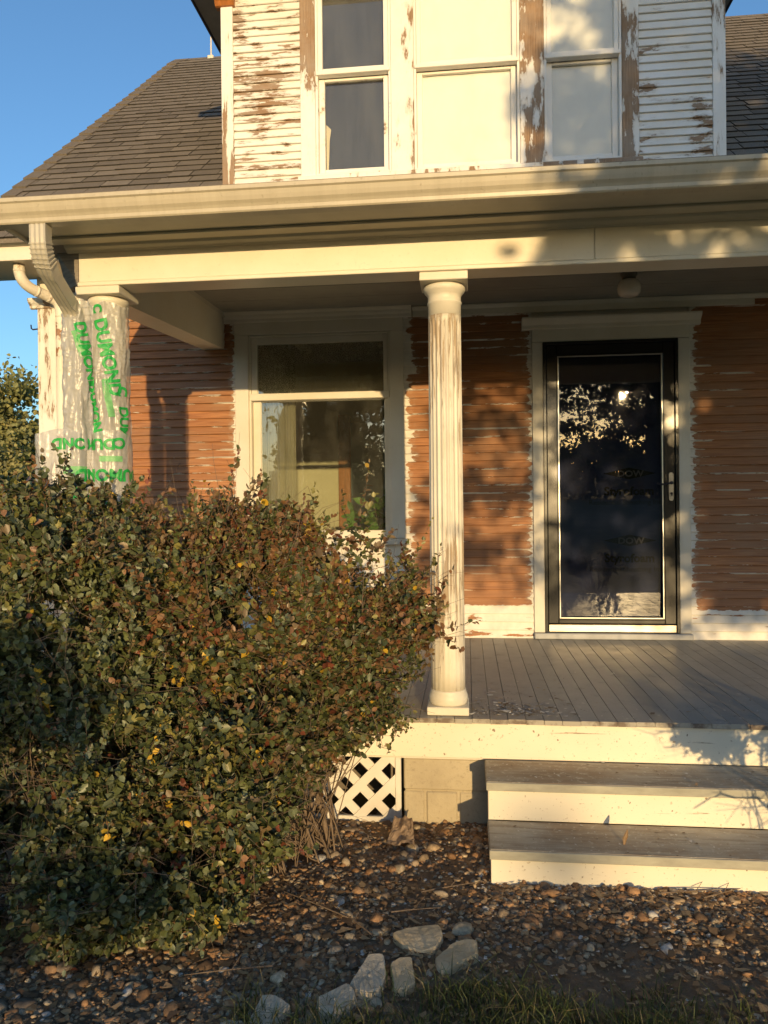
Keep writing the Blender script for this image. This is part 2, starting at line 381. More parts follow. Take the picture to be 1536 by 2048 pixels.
# ground: lawn, and bare soil in the bed
g = G('lawn'); p = g.pos(); n = g.noise(p, (1, 1, 1), 1.2, 6, .65); n2 = g.noise(p, (1, 1, 1), 14, 5, .7)
c = g.mix(g.ramp(n, .35, .65), (.15, .145, .055), (.27, .23, .11)); c = g.mix(g.ramp(n2, .5, .7, 0, .6), c, (.22, .18, .10))
M['lawn'] = g.done(g.bsdf(c, .9, g.bump(n2, .6, .03), 0, .2))
g = G('soil'); p = g.pos(); n = g.noise(p, (1, 1, 1), 7, 8, .7); n2 = g.noise(p, (1, 1, 1), 60, 4, .7)
c = g.mix(g.ramp(n, .35, .65), (.15, .10, .060), (.27, .19, .12)); c = g.mix(g.ramp(n2, .58, .72, 0, .7), c, (.28, .21, .14))
M['soil'] = g.done(g.bsdf(c, .95, g.bump(g.math('ADD', n, g.math('MULTIPLY', n2, .5)), .8, .02), 0, .15))
# polythene
g = G('milky polythene'); p = g.pos(); n = g.noise(p, (3, 3, .8), 9, 4, .6)
d = g.n('BsdfDiffuse', Color=(.60, .60, .58)); tl = g.n('BsdfTranslucent', Color=(.75, .75, .73)); tr = g.n('BsdfTransparent', Color=(.97, .97, .97))
gl = g.n('BsdfGlossy', Roughness=.30, Color=(.9, .9, .9), Normal=g.bump(n, .5, .01))
a = g.n('MixShader', None, _0=.40, _1=d.outputs[0], _2=tl.outputs[0]).outputs[0]
a = g.n('MixShader', None, _0=g.ramp(n, .3, .7, .22, .42), _1=a, _2=tr.outputs[0]).outputs[0]
M['poly'] = g.done(g.n('MixShader', None, _0=.04, _1=a, _2=gl.outputs[0]).outputs[0])
# lace
g = G('lace'); p = g.pos(); w = g.n('TexVoronoi', {'feature': 'DISTANCE_TO_EDGE'}, Vector=p, Scale=75.0).outputs[0]
w2 = g.n('TexVoronoi', {'feature': 'F1'}, Vector=p, Scale=16.0).outputs[0]
f = g.math('MAXIMUM', g.ramp(w, .10, .06, .18, .9), g.ramp(w2, .30, .26, 0, .75))
M['lace'] = g.done(g.n('MixShader', None, _0=f, _1=g.n('BsdfTransparent').outputs[0], _2=g.n('BsdfDiffuse', Color=(.6, .57, .46)).outputs[0]).outputs[0])
g = G('sheer curtain')
M['sheer'] = g.done(g.n('MixShader', None, _0=.5, _1=g.n('BsdfTransparent').outputs[0], _2=g.n('BsdfDiffuse', Color=(.40, .36, .26)).outputs[0]).outputs[0])

# ================================================================== SETTING: ground
GZ = -.5
def ground_h(x, y):
    return .018*mnoise.noise(Vector((x*1.7, y*1.7, 0)))+.007*mnoise.noise(Vector((x*7, y*7, 3)))
N = 60; S = [math.copysign(abs(t)**2.6*420, t) for t in np.linspace(-1, 1, N+1)]
gv = [(x, y, GZ-.045-(0 if max(abs(x), abs(y)) < 12 else .0)) for y in S for x in S]
gf = [(j*(N+1)+i, j*(N+1)+i+1, (j+1)*(N+1)+i+1, (j+1)*(N+1)+i) for j in range(N) for i in range(N)]
ground = mesh_obj('ground', gv, gf, M['lawn']); tag(ground, 'wide dark lawn ground around the house', 'ground', kind='structure')
nx, ny = 170, 110; bx = np.linspace(-3.6, 3.2, nx); by = np.linspace(-4.3, -1.9, ny)
bv = [(x, y, GZ+ground_h(x, y)-(.10 if j in (0, ny-1) or i in (0, nx-1) else 0)) for j, y in enumerate(by) for i, x in enumerate(bx)]
bf = [(j*nx+i, j*nx+i+1, (j+1)*nx+i+1, (j+1)*nx+i) for j in range(ny-1) for i in range(nx-1)]
soil = mesh_obj('soil_bed', bv, bf, M['soil'], None, True); tag(soil, 'dark bare soil bed in front of the porch', 'soil', kind='structure')

# ================================================================== HOUSE
house = empty('house', (-.4, 0, GZ), 'white wooden house with half stripped brown siding and a peeling dormer', 'house')
E_ = .0595
# ---- ground floor wall with its two openings (window, door)
wall = MB()
WX = (-2.205, -1.121, .72, 2.29); DX = (.0, .95, .0, 2.164)
T0, T1 = .014, .13
for x0, x1, z0, z1 in [(-3.88, WX[0], -.5, 2.86), (WX[0], WX[1], -.5, WX[2]), (WX[0], WX[1], WX[3], 2.86), (WX[1], DX[0], -.5, 2.86), (DX[0], DX[1], DX[3], 2.86), (DX[0], DX[1], -.5, -.02), (DX[1], 3.4, -.5, 2.86)]:
    wall.box(x0, x1, T0, T1, z0, z1)
wall.box(-3.88, -3.76, T1, 7.4, -.5, 2.86); wall.box(3.28, 3.4, T1, 7.4, -.5, 2.86); wall.box(-3.76, 3.28, 7.28, 7.4, -.5, 2.86)
wall = wall.build('wall', M['trim'], house)
# the gable ends close the roof space
mesh_obj('gable', [(-3.88, .0, 2.86), (-3.88, 7.4, 2.86), (-3.88, 3.77, 6.35)], [(0, 1, 2)], M['trim'], house)

def clap_mesh(name, x0, x1, mat, seed):
    """one clapboard: thin at the top, thick at its lower edge, slightly wavy"""
    n = max(6, int((x1-x0)/.06)); v = []
    for i in range(n+1):
        x = x0+(x1-x0)*i/n; w = .0012*mnoise.noise(Vector((x*3, seed, 0))); wz = .0012*mnoise.noise(Vector((x*2, seed, 5)))
        v += [(x, -.0165+w, wz-.0005), (x, -.0015+w*.5, E_+.006), (x, .013, E_+.006), (x, .0135, wz+.003), (x, -.0200+w, .003+wz)]
    k = 5; f = []
    for i in range(n):
        for a in ((0, 4), (4, 1), (1, 2), (2, 3), (3, 0)): f.append((i*k+a[0], i*k+a[1], (i+1)*k+a[1], (i+1)*k+a[0]))
    f += [(0, 3, 2, 1, 4), tuple(n*k+j for j in (4, 1, 2, 3, 0))]
    me = bpy.data.meshes.new(name); me.from_pydata(v, [], f); me.update(); me.materials.append(mat)
    bm = bmesh.new(); bm.from_mesh(me); bmesh.ops.recalc_face_normals(bm, faces=bm.faces); bm.to_mesh(me); bm.free()
    return me
def clad(parent, x0, x1, z0, z1, mat, seed):
    mes = [clap_mesh('clapboard', x0, x1, mat, seed+q) for q in range(3)]
    z = z0; i = 0
    while z < z1-.01:
        inst('clapboard', mes[i % 3], parent, (0, random.uniform(-.0012, .0012), z), (0, random.uniform(-.0006, .0006), 0)); z += E_; i += 1
Z0 = .0
m_l = siding_mat('stripped siding left of window', -3.75, -2.314, .0, .02, -.2, Z0, E_, 3.3, -3.42)
m_c = siding_mat('stripped siding between window and door', -1.023, -.078, .10, .028, .245, Z0, E_, 7.7)
m_r = siding_mat('stripped siding beside door', 1.032, 3.3, .05, .0, .215, Z0, E_, 12.9)
clad(wall, -3.748, -2.316, -.5+.5*0+.0238, 2.84, m_l, 1)
clad(wall, -1.021, -.080, Z0, 2.44, m_c, 10)
clad(wall, 1.034, 3.3, Z0, 2.44, m_r, 20)
clad(wall, -2.31, -1.024, Z0, .60, m_c, 25)

# ---- corner pilaster, frieze and eave on the left
cb = part('corner_board', house)
board('board', cb, M['corner'], -3.90, -3.75, -.030, .03, -.5, 2.56)
MB().extrude_x([(-.03, 2.555), (-.045, 2.562), (-.05, 2.58), (-.07, 2.597), (-.082, 2.615), (-.082, 2.632), (-.02, 2.632), (-.02, 2.555)], -3.952, -3.752).build('moulding', M['corner'], cb)
board('frieze_board', house, M['cream'], -3.90, -2.60, -.034, .012, 2.634, 2.80)
ev = part('eave', house)
board('fascia_board', ev, M['cream'], -4.27, -2.62, -.47, -.445, 2.795, 2.895)
MB().box(-4.27, -2.62, -.444, .0, 2.80, 2.815).build('soffit', M['trim'], ev)
MB().extrude_x([(-.475, 2.90), (-.50, 2.925), (-.505, 2.945), (-.44, 2.945), (-.44, 2.90)], -4.27, -2.62).build('crown_moulding', M['cream'], ev)
board('fascia_board', ev, M['cream'], 1.5, 3.6, -.47, -.445, 2.795, 2.895)
MB().sweep([(-3.90, -.015, 2.405), (-3.945, -.02, 2.40), (-3.957, -.02, 2.41), (-3.96, -.02, 2.438)], circ(.006, 6), (0, 1, 0)).build('hook', M['rust_iron'], house)

# ---- main roof
RS = .885; RY0, RZ0 = -.52, 2.935; RYR = 3.77; RZR = RZ0+RS*(RYR-RY0); RX0, RX1 = -4.26, 3.7
roof = MB(); th = .06
roof.extrude_x([(RY0, RZ0), (RYR, RZR), (8.06, RZ0), (8.06, RZ0-th), (RYR, RZR-th*1.4), (RY0, RZ0-.03)], RX0+.01, RX1-.01)
roof = roof.build('roof', M['shingle'], house)
ex = .138; sl = math.hypot(1, RS); dy = ex/sl; TW = .235; ang = math.atan(RS)
def tab_mesh(w, name='shingle'):
    mb = MB(); L = ex*1.25
    mb.add([(0, 0, .001), (w, 0, .001), (w, L, -.002), (0, L, -.002), (0, 0, .014), (w, 0, .0125), (w, L, .001), (0, L, .001)], [(3, 2, 1, 0), (4, 5, 6, 7), (0, 1, 5, 4), (1, 2, 6, 5), (2, 3, 7, 6), (3, 0, 4, 7)])
    me = bpy.data.meshes.new(name); me.from_pydata(mb.v, [], mb.f); me.update(); me.materials.append(M['shingle']); me.materials.append(M['butt']); me.polygons[2].material_index = 1; me.polygons[3].material_index = 1; me.polygons[5].material_index = 1; return me
tabs = []
nrow = int((RYR-RY0)/dy)+1
for r in range(nrow):
    y = RY0+r*dy; z = RZ0+RS*(y-RY0)+.004
    if y > RYR-.03: break
    for side in (0, 1):
        x = RX0-.01-(r*.37 % 1)*TW if side == 0 else 1.05-(r*.61 % 1)*TW
        xe = -2.2 if side == 0 else RX1
        while x < xe:
            w = TW*random.choice((.8, 1.0, 1.0, 1.15)); xs = max(x, RX0-.012); x2 = min(x+w-.006, RX1+.01)
            if x2-xs > .03: tabs.append((xs, x2-xs, y+random.uniform(-.003, .003), z, side))
            x += w
# what the camera can see of the roof lies above the gutter and outside the dormer
vis = [t for t in tabs if t[2] > .2 and (t[0] < -2.38 or 1.2 < t[0] < 2.9)]
vis.sort(key=lambda t: (Vector((t[0], t[2], t[3]))-camo.location).length)
near = set(id(t) for t in vis[:296]); cache = {}
rest = MB()
for t in tabs:
    if id(t) in near:
        kw = round(t[1], 2)
        if kw not in cache: cache[kw] = tab_mesh(kw)
        inst('shingle', cache[kw], roof, (t[0], t[2], t[3]+random.uniform(0, .003)), (ang, random.uniform(-.004, .004), 0))
    else:
        c, s_ = math.cos(ang), math.sin(ang); w = t[1]; L = ex*1.25
        q = lambda x, u, h: (t[0]+x, t[2]+u*c-h*s_, t[3]+u*s_+h*c)
        rest.add([q(0, 0, 0), q(w, 0, 0), q(w, L, -.002), q(0, L, -.002), q(0, 0, .014), q(w, 0, .0125), q(w, L, .001), q(0, L, .001)], [(4, 5, 6, 7), (0, 1, 5, 4), (1, 2, 6, 5), (3, 0, 4, 7)])
ro = rest.build('shingles', M['shingle'], roof, fix=False); ro.data.materials.append(M['butt'])
for i, pg in enumerate(ro.data.polygons):
    if i % 4: pg.material_index = 1
ro['kind'] = 'stuff'
# ridge caps and rake edge strip
mb = MB()
for i in range(34):
    x = RX0+i*.24; h = .012+.004*(i % 2)
    mb.add([(x, RYR-.13, RZR-.115+h), (x+.26, RYR-.13, RZR-.115+h), (x+.26, RYR, RZR+h), (x, RYR, RZR+h), (x+.26, RYR+.13, RZR-.115+h), (x, RYR+.13, RZR-.115+h)], [(0, 1, 2, 3), (3, 2, 4, 5)])
mb.build('ridge_cap', M['shingle'], roof)
mb = MB(); c_, s_ = math.cos(ang), math.sin(ang); k = 0; u = 0.0
while u < (RYR-RY0)*sl-.1:
    y, z = RY0+u*c_, RZ0+u*s_; h = .030; w = .125+.006*math.sin(k*2.3)
    q = lambda x, d, hh: (RX0-.014+x, y+d*c_-hh*s_, z+d*s_+hh*c_)
    mb.add([q(0, 0, h), q(w, 0, h-.004), q(w, .25, h-.02), q(0, .25, h-.016), q(0, 0, 0), q(w, 0, 0), q(w, .25, 0), q(0, .25, 0)], [(0, 1, 2, 3), (4, 5, 1, 0), (5, 6, 2, 1), (7, 4, 0, 3)]); u += .21; k += 1
mb.build('rake_shingles', M['shingle'], roof)
board('rake_board', roof, M['cream'], RX0-.02, RX0, RYR-.02, RYR+.02, RZR-.2, RZR-.05)
MB().sweep([(RX0-.005, RY0+.02, RZ0-.07), (RX0-.005, RYR, RZR-.08)], [(-.011, -.06), (.011, -.06), (.011, .05), (-.011, .05)], (0, 0, 1)).build('rake_board', M['cream'], roof)
mb = MB(); mb.sweep([(-3.765, RYR, RZR), (-3.765, RYR, RZR+.42), (-3.765, RYR, RZR+.46)], circ(.011, 8), (0, 1, 0), [1, .7, .1]); mb.box(-3.805, -3.725, RYR-.04, RYR+.04, RZR-.02, RZR+.03, .008)
mb.build('lightning_rod', M['trim'], roof)

# ---- dormer
DL, DR, DZ = -2.392, 1.297, 5.06
dorm = MB(); OP = [(-1.664, -1.093), (-.921, -.146), (.030, .580)]; OZ0, OZ1 = 3.47, 4.98
xs = [DL+.01]+[a for o in OP for a in o]+[DR-.01]
for i in range(0, len(xs), 2): dorm.box(xs[i], xs[i+1], .014, .12, 2.7, DZ)
for a, b in OP: dorm.box(a, b, .014, .12, 2.7, OZ0); dorm.box(a, b, .014, .12, OZ1, DZ)
dorm.box(DL+.01, DL+.12, .12, 2.6, 2.7, DZ); dorm.box(DR-.12, DR-.01, .12, 2.6, 2.7, DZ); dorm.box(DL+.12, DR-.12, 1.2, 1.25, 2.9, DZ); dorm.box(DL+.12, DR-.12, .12, 1.2, 2.95, 3.0)
dorm = dorm.build('dormer_wall', M['dormer_trim'], house)
clad(dorm, -2.298, -1.780, 3.02, DZ-.02, M['dormer_siding_l'], 31)
clad(dorm, .700, 1.207, 3.02, DZ-.02, M['dormer_siding_r'], 41)
board('corner_board', dorm, M['dormer_corner'], DL, -2.299, -.024, .02, 2.9, 4.80)
board('corner_board', dorm, M['dormer_corner'], 1.208, DR, -.024, .02, 2.9, DZ)
MB().extrude_x([(-.02, 4.80), (-.035, 4.805), (-.05, 4.83), (-.06, 4.84), (-.06, 4.87), (.02, 4.87), (.02, 4.80)], -2.43, -2.28).build('bracket_moulding', M['stain'], dorm)
board('frieze_board', dorm, M['dormer_trim'], DL, -2.299, -.022, .02, 4.872, DZ)
for x0, x1, m_ in [(-1.779, -1.665, 'dormer_bare'), (-1.092, -.922, 'dormer_trim'), (-.145, .029, 'dormer_bare'), (.581, .699, 'dormer_trim')]: board('casing_board', dorm, M[m_], x0, x1, -.026, .013, 3.47, OZ1)
board('sill_board', dorm, M['dormer_trim'], -1.80, .72, -.05, .0135, 3.425, 3.469, .006)
board('head_board', dorm, M['dormer_trim'], -1.80, .72, -.03, .0135, OZ1+.001, DZ-.03)
# dormer roof with wide eaves
mb = MB(); mid = (DL+DR)/2; ox = .31
mb.add([(DL-ox, -.4, DZ+.14), (mid, -.4, DZ+2.0), (DR+ox, -.4, DZ+.14), (DL-ox, 3.4, DZ+.14), (mid, 3.4, DZ+2.0), (DR+ox, 3.4, DZ+.14)], [(0, 1, 4, 3), (1, 2, 5, 4), (0, 2, 1), (3, 4, 5)])
mb.build('dormer_roof', M['shingle'], house, fix=False)
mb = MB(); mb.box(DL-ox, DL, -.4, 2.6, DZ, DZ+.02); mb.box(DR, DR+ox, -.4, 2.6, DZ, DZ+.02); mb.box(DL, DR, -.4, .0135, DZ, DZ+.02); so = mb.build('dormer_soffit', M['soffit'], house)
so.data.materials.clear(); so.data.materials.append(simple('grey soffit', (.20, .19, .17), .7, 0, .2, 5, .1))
board('dormer_fascia', house, M['rust_iron'], DL-ox-.02, DL-ox, -.42, 2.6, DZ-.01, DZ+.14); board('dormer_fascia', house, M['rust_iron'], DR+ox, DR+ox+.02, -.42, 2.6, DZ-.01, DZ+.14); board('dormer_fascia', house, M['dormer_trim'], DL-ox, DR+ox, -.425, -.402, DZ-.01, DZ+.14)

def sash(parent, x0, x1, z0, z1, y, wl, wb, wt, mat, pane, wr=None):
    """four members and a pane"""
    wr = wl if wr is None else wr
    s = part('sash', parent)
    mb = MB(); mb.box(x0, x0+wl, y, y+.035, z0, z1, .003); mb.box(x1-wr, x1, y, y+.035, z0, z1, .003)
    mb.box(x0+wl, x1-wr, y+.001, y+.034, z0, z0+wb, .003); mb.box(x0+wl, x1-wr, y+.001, y+.034, z1-wt, z1, .003)
    mb.build('sash_frame', mat, parent)
    if pane is not None: MB().box(x0+wl-.004, x1-wr+.004, y+.016, y+.019, z0+wb-.004, z1-wt+.004).build('pane', pane, parent)
    bpy.data.objects.remove(s)
labels = ['dark glazed left dormer window', 'middle dormer window with white blind', 'right dormer window with white blind']
for i, (a, b) in enumerate(OP):
    w = part('dormer_window', house); w['label'] = labels[i]
    mb = MB(); mb.box(a, a+.018, -.018, .10, OZ0, OZ1, .002); mb.box(b-.018, b, -.018, .10, OZ0, OZ1, .002); mb.box(a+.018, b-.018, -.018, .10, OZ1-.02, OZ1, .002); mb.box(a+.018, b-.018, -.03, .10, OZ0-.0, OZ0+.018, .003)
    mb.build('frame', M['dormer_rail'], w)
    gl = M['glass_dormer']
    sash(w, a+.019, b-.019, OZ0+.019, 4.225, .030, .042, .05, .02, M['dormer_rail'], gl)
    sash(w, a+.019, b-.019, 4.235, OZ1-.021, -.012, .034, .045, .03, M['dormer_rail'], gl)
    board('meeting_rail', w, M['dormer_rail'], a+.006, b-.006, -.032, .028, 4.226, 4.252, .003)
    if i:
        mb = MB(); n = 14
        vs = [(a+.03+(b-a-.06)*k/n, (.058 if j < 2 else .0162)+.002*math.sin(k*1.1+i), zz) for j, zz in enumerate((3.49, 4.20, 4.262, 4.96)) for k in range(n+1)]
        mb.add(vs, [(j*(n+1)+k, j*(n+1)+k+1, (j+1)*(n+1)+k+1, (j+1)*(n+1)+k) for j in (0, 2) for k in range(n)])
        mb.build('blind', M['blind'], w, True, False)
    else:
        mb = MB(); mb.add([(-1.60, .07, 3.52), (-1.585, .07, 3.52), (-1.575, .072, 3.78), (-1.562, .07, 3.86), (-1.60, .07, 3.9)], [(0, 1, 2, 3, 4)]); mb.build('curtain_edge', M['room'], w)
        for za, zb, yy in ((3.49, 4.20, .085), (4.262, 4.96, .085)): MB().box(a+.03, b-.03, yy, yy+.004, za, zb).build('dim_room_panel', simple('painted dim room', (.06, .06, .06), .8, 0, .25, 4, .05, .3, (3, 1, .4)), w)  # dark sheets added behind the panes, the room's dimness put into their colour

# ---- parlour window
win = part('window', house); win['label'] = 'tall parlour window with lace valance behind old glass'
a, b, z0, z1 = WX
wm = M['trim']
board('casing', win, wm, -2.312, -2.205, -.030, .013, .74, 2.292); board('casing', win, wm, -1.121, -1.020, -.030, .013, .74, 2.292)
board('head_casing', win, wm, -2.312, -1.020, -.031, .013, 2.293, 2.395)
MB().extrude_x([(-.031, 2.385), (-.04, 2.39), (-.043, 2.41), (-.055, 2.425), (-.06, 2.44), (-.078, 2.452), (-.085, 2.466), (-.085, 2.474), (.013, 2.474), (.013, 2.385)], -2.392, -.955).build('crown_moulding', wm, win)
board('sill', win, wm, -2.36, -.975, -.075, .10, .695, .738, .006); board('apron', win, wm, -2.31, -1.02, -.02, .013, .60, .694)
mb = MB(); mb.box(a, a+.016, -.012, .11, z0, z1, .002); mb.box(b-.016, b, -.012, .11, z0, z1, .002); mb.box(a+.016, b-.016, -.012, .11, z1-.016, z1, .002); mb.build('frame', wm, win)
sash(win, a+.017, b-.017, .74, 1.815, .034, .060, .06, .025, wm, M['glass'], .035)
sash(win, a+.017, b-.017, 1.822, z1-.017, -.004, .046, .025, .05, wm, M['glass'], .035)
board('meeting_rail', win, wm, a+.005, b-.005, -.022, .03, 1.795, 1.846, .003)
# lace valance with a scalloped hem, sheer drape
mb = MB(); n = 120; zt = 2.26
for k in range(n+1):
    x = a+.03+(b-a-.06)*k/n; ph = (x-a)/.066; sc = abs(math.sin(ph*math.pi/2*1.0))
    y = .11+.006*math.sin(x*60)
    mb.v += [(x, y, 1.852+.022*(1-sc)), (x, y, 1.90), (x, y, zt)]
mb.f = [(k*3+j, k*3+3+j, k*3+4+j, k*3+1+j) for k in range(n) for j in (0, 1)]
mb.build('lace_valance', M['lace'], win, True, False)
mb = MB(); n = 50
for k in range(n+1):
    x = a+.02+.30*k/n; y = .16+.018*math.sin(k*.8)+.008*math.sin(k*2.1)
    mb.v += [(x, y, .75), (x, y, 2.27)]
mb.f = [(k*2, k*2+2, k*2+3, k*2+1) for k in range(n)]
mb.build('sheer_curtain', M['sheer'], win, True, False)

# ---- parlour behind the window
room = part('parlour', house)
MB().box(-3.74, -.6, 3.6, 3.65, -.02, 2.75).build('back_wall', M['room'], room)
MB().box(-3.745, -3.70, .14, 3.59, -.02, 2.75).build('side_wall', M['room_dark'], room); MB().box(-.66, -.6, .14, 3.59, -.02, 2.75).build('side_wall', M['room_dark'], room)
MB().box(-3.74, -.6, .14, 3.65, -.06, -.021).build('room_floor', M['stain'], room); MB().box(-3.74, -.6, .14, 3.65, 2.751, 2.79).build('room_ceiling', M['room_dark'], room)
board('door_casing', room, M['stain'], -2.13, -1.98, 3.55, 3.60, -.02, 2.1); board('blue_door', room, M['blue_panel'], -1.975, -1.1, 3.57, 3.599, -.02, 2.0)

# ---- storm door
door = part('storm_door', house); door['label'] = 'black storm door with dark glass and metal trim'
dm = M['black']; x0, x1, z0, z1 = DX; z0 = .05
mb = MB(); mb.box(x0, x0+.022, -.036, .05, z0, z1, .002); mb.box(x1-.022, x1, -.036, .05, z0, z1, .002); mb.box(x0+.022, x1-.022, -.036, .05, z1-.022, z1, .002)
mb.build('frame', dm, door)
l0, l1, b0, b1 = x0+.025, x1-.025, .112, z1-.025
mb = MB(); mb.box(l0, .098, -.026, .012, b0, b1, .004); mb.box(.848, l1, -.026, .012, b0, b1, .004); mb.box(.098, .848, -.0255, .012, 2.066, b1, .004); mb.box(.098, .848, -.0255, .012, b0, .142, .004)
mb.build('leaf_frame', dm, door)
mb = MB(); i0, i1, k0, k1, w = .104, .842, .150, 2.060, .009
mb.box(i0, i0+w, -.031, -.020, k0, k1, .002); mb.box(i1-w, i1, -.031, -.020, k0, k1, .002); mb.box(i0+w, i1-w, -.0305, -.020, k0, k0+w, .002); mb.box(i0+w, i1-w, -.0305, -.020, k1-w, k1, .002)
mb.build('metal_trim', M['silver'], door)
mb = MB(); mb.box(.098, i0, -.022, .0, .142, 2.066); mb.box(i1, .848, -.022, .0, .142, 2.066); mb.box(i0, i1, -.022, .0, .142, k0); mb.box(i0, i1, -.022, 0, k1, 2.066); mb.build('bead', dm, door)
# pane leans out a touch at its head and stands a touch ajar
dyt, dxt = -.0187, .010
def py(x, z): return -.009+(z-1.1)*dyt+(x-.47)*dxt
mesh_obj('pane', [(i0, py(i0, k0), k0), (i1, py(i1, k0), k0), (i1, py(i1, k1), k1), (i0, py(i0, k1), k1)], [(0, 1, 2, 3)], M['glass_door'], door)
MB().box(l0, l1, .048, .06, .06, b1).build('foam_board', M['foam'], door)
MB().box(l0, l1, -.034, -.010, .052, .108, .004).build('kick_plate', M['brushed'], door)
hx = .895
mb = MB(); n = 16; pl = []
for t in range(n): pl.append((hx+.0155*math.cos(math.pi*t/(n-1)), 1.187+.0155*math.sin(math.pi*t/(n-1))))
for t in range(n): pl.append((hx+.0155*math.cos(math.pi+math.pi*t/(n-1)), 1.014+.0155*math.sin(math.pi+math.pi*t/(n-1))))
k = len(pl); mb.add([(x, -.036, z) for x, z in pl]+[(x, -.0265, z) for x, z in pl], [tuple(range(k))]+[(i, (i+1) % k, k+(i+1) % k, k+i) for i in range(k)])
h = mb.build('handle', M['brushed'], door)
mb = MB(); mb.sweep([(hx, -.03, 1.128), (hx, -.062, 1.128), (hx-.02, -.072, 1.126), (hx-.055, -.072, 1.118), (hx-.085, -.068, 1.118), (hx-.105, -.062, 1.127)], circ(.0065, 8), (0, 0, 1)); mb.sweep([(hx, -.032, 1.128), (hx, -.046, 1.128)], circ(.012, 12), (0, 0, 1)); mb.sweep([(hx, -.03, 1.052), (hx, -.045, 1.052)], circ(.008, 12), (0, 0, 1)); mb.box(hx-.0025, hx+.0025, -.055, -.04, 1.035, 1.058)
mb.build('lever', M['rust_iron'], door, True)
MB().box(-.08, 1.035, -.060, .045, .002, .046, .006).build('threshold', M['threshold'], door)
# door casing
dc = part('door_casing', house)
board('casing', dc, M['trim'], -.078, -.001, -.030, .013, .047, 2.164); board('casing', dc, M['trim'], .951, 1.031, -.030, .013, .047, 2.164)
board('head_casing', dc, M['trim'], -.078, 1.031, -.031, .013, 2.166, 2.262)
MB().extrude_x([(-.031, 2.255), (-.045, 2.262), (-.048, 2.285), (-.062, 2.30), (-.075, 2.312), (-.085, 2.325), (-.085, 2.338), (.013, 2.338), (.013, 2.255)], -.150, 1.105).build('crown_moulding', M['trim'], dc)

# ---- lettering
def text2d(s, size, bold=.0, seg=.012, sx=1.0):
    cu = bpy.data.curves.new('print', 'FONT'); cu.body = s; cu.size = size; cu.offset = bold; cu.resolution_u = 3
    o = bpy.data.objects.new('print', cu); col.objects.link(o)
    dg = bpy.context.evaluated_depsgraph_get(); me = bpy.data.meshes.new_from_object(o.evaluated_get(dg))
    bpy.data.objects.remove(o); bpy.data.curves.remove(cu)
    bm = bmesh.new(); bm.from_mesh(me); bpy.data.meshes.remove(me)
    bmesh.ops.triangulate(bm, faces=bm.faces)
    for _ in range(4):
        es = [e for e in bm.edges if e.calc_length() > seg]
        if not es: break
        bmesh.ops.subdivide_edges(bm, edges=es, cuts=1); bmesh.ops.triangulate(bm, faces=bm.faces)
    bm.verts.ensure_lookup_table()
    v = [(p.co.x*sx, p.co.y) for p in bm.verts]; f = [tuple(q.index for q in fc.verts) for fc in bm.faces]; bm.free()
    return v, f
def flat_print(name, s, size, x, z, y, mat, parent, bold=0.0, sx=1.0):
    v, f = text2d(s, size, bold, 9, sx)
    return mesh_obj(name, [(x+a, y, z+b) for a, b in v], f, mat, parent)
fy = .0465
for dz in (.0, .49):
    MB().add([(.43, fy, .712+dz), (.62, fy, .755+dz), (.81, fy, .712+dz), (.62, fy, .669+dz)], [(0, 3, 2, 1)]).build('diamond_mark', M['black_print'], door, fix=False)
    flat_print('lettering', 'DOW', .062, .535, .690+dz, fy-.0015, M['grey_print'], door, .002, 1.15)
    flat_print('lettering', 'Styrofoam', .085, .44, .555+dz, fy-.0005, M['black_print'], door, .003)
    flat_print('lettering', 'Residential Sheathing Insulation', .052, .33, .485+dz, fy-.0005, M['black_print'], door)

# ================================================================== PORCH
porch = empty('porch', (-.2, -1.05, GZ), 'open front porch with grey board floor, round columns and cream beam', 'porch')
PX0, PX1 = -2.52, 2.6; PD = -2.10; bw = .0822
fb = []
for q in range(3):
    mb = MB(); n = 6
    vs = []
    for i in range(n+1):
        y = PD+(-.005-PD)*i/n; w = .0008*mnoise.noise(Vector((q*3, y*3, 0)))
        vs += [(.0009, y, -.022), (.0009, y, -.002+w), (.0024, y, .0+w), (bw-.0024, y, w), (bw-.0009, y, -.002+w), (bw-.0009, y, -.022)]
    f = [(i*6+j, i*6+(j+1) % 6, (i+1)*6+(j+1) % 6, (i+1)*6+j) for i in range(n) for j in range(6)]+[tuple(range(6))[::-1], tuple(n*6+j for j in range(6))]
    me = bpy.data.meshes.new('floor_board'); me.from_pydata(vs, [], f); me.materials.append(M['floor']); me.materials.append(M['floor_end']); me.update()
    bm = bmesh.new(); bm.from_mesh(me); bmesh.ops.recalc_face_normals(bm, faces=bm.faces); bm.to_mesh(me); bm.free()
    me.polygons[len(f)-2].material_index = 1
    fb.append(me)
x = PX0; i = 0
while x < PX1:
    inst('floor_board', fb[i % 3], porch, (x, random.uniform(-.004, .003), random.uniform(-.0016, .0008))); x += bw; i += 1
MB().box(PX0+.02, PX1-.02, -2.07, -.0, -.20, -.0245).build('joist_frame', M['trim'], porch)
board('fascia_board', porch, M['riser'], PX0+.01, PX1-.01, -2.085, -2.0702, -.190, -.0235, .003)
# piers of concrete block
pier = part('foundation_pier', porch)
for x0, x1, z0, z1, d in [(-.872, -.47, -.352, -.203, 0), (-.474, -.05, -.352, -.203, .004), (-.872, -.775, -.56, -.360, .003), (-.765, -.62, -.56, -.360, 0), (-.61, -.40, -.56, -.360, .005)]:
    board('concrete_block', pier, M['block'], x0, x1, -2.062+d, -1.9, z0, z1, .006)
MB().box(-.865, -.06, -2.052, -1.91, -.56, -.21).build('mortar', M['block'], pier)
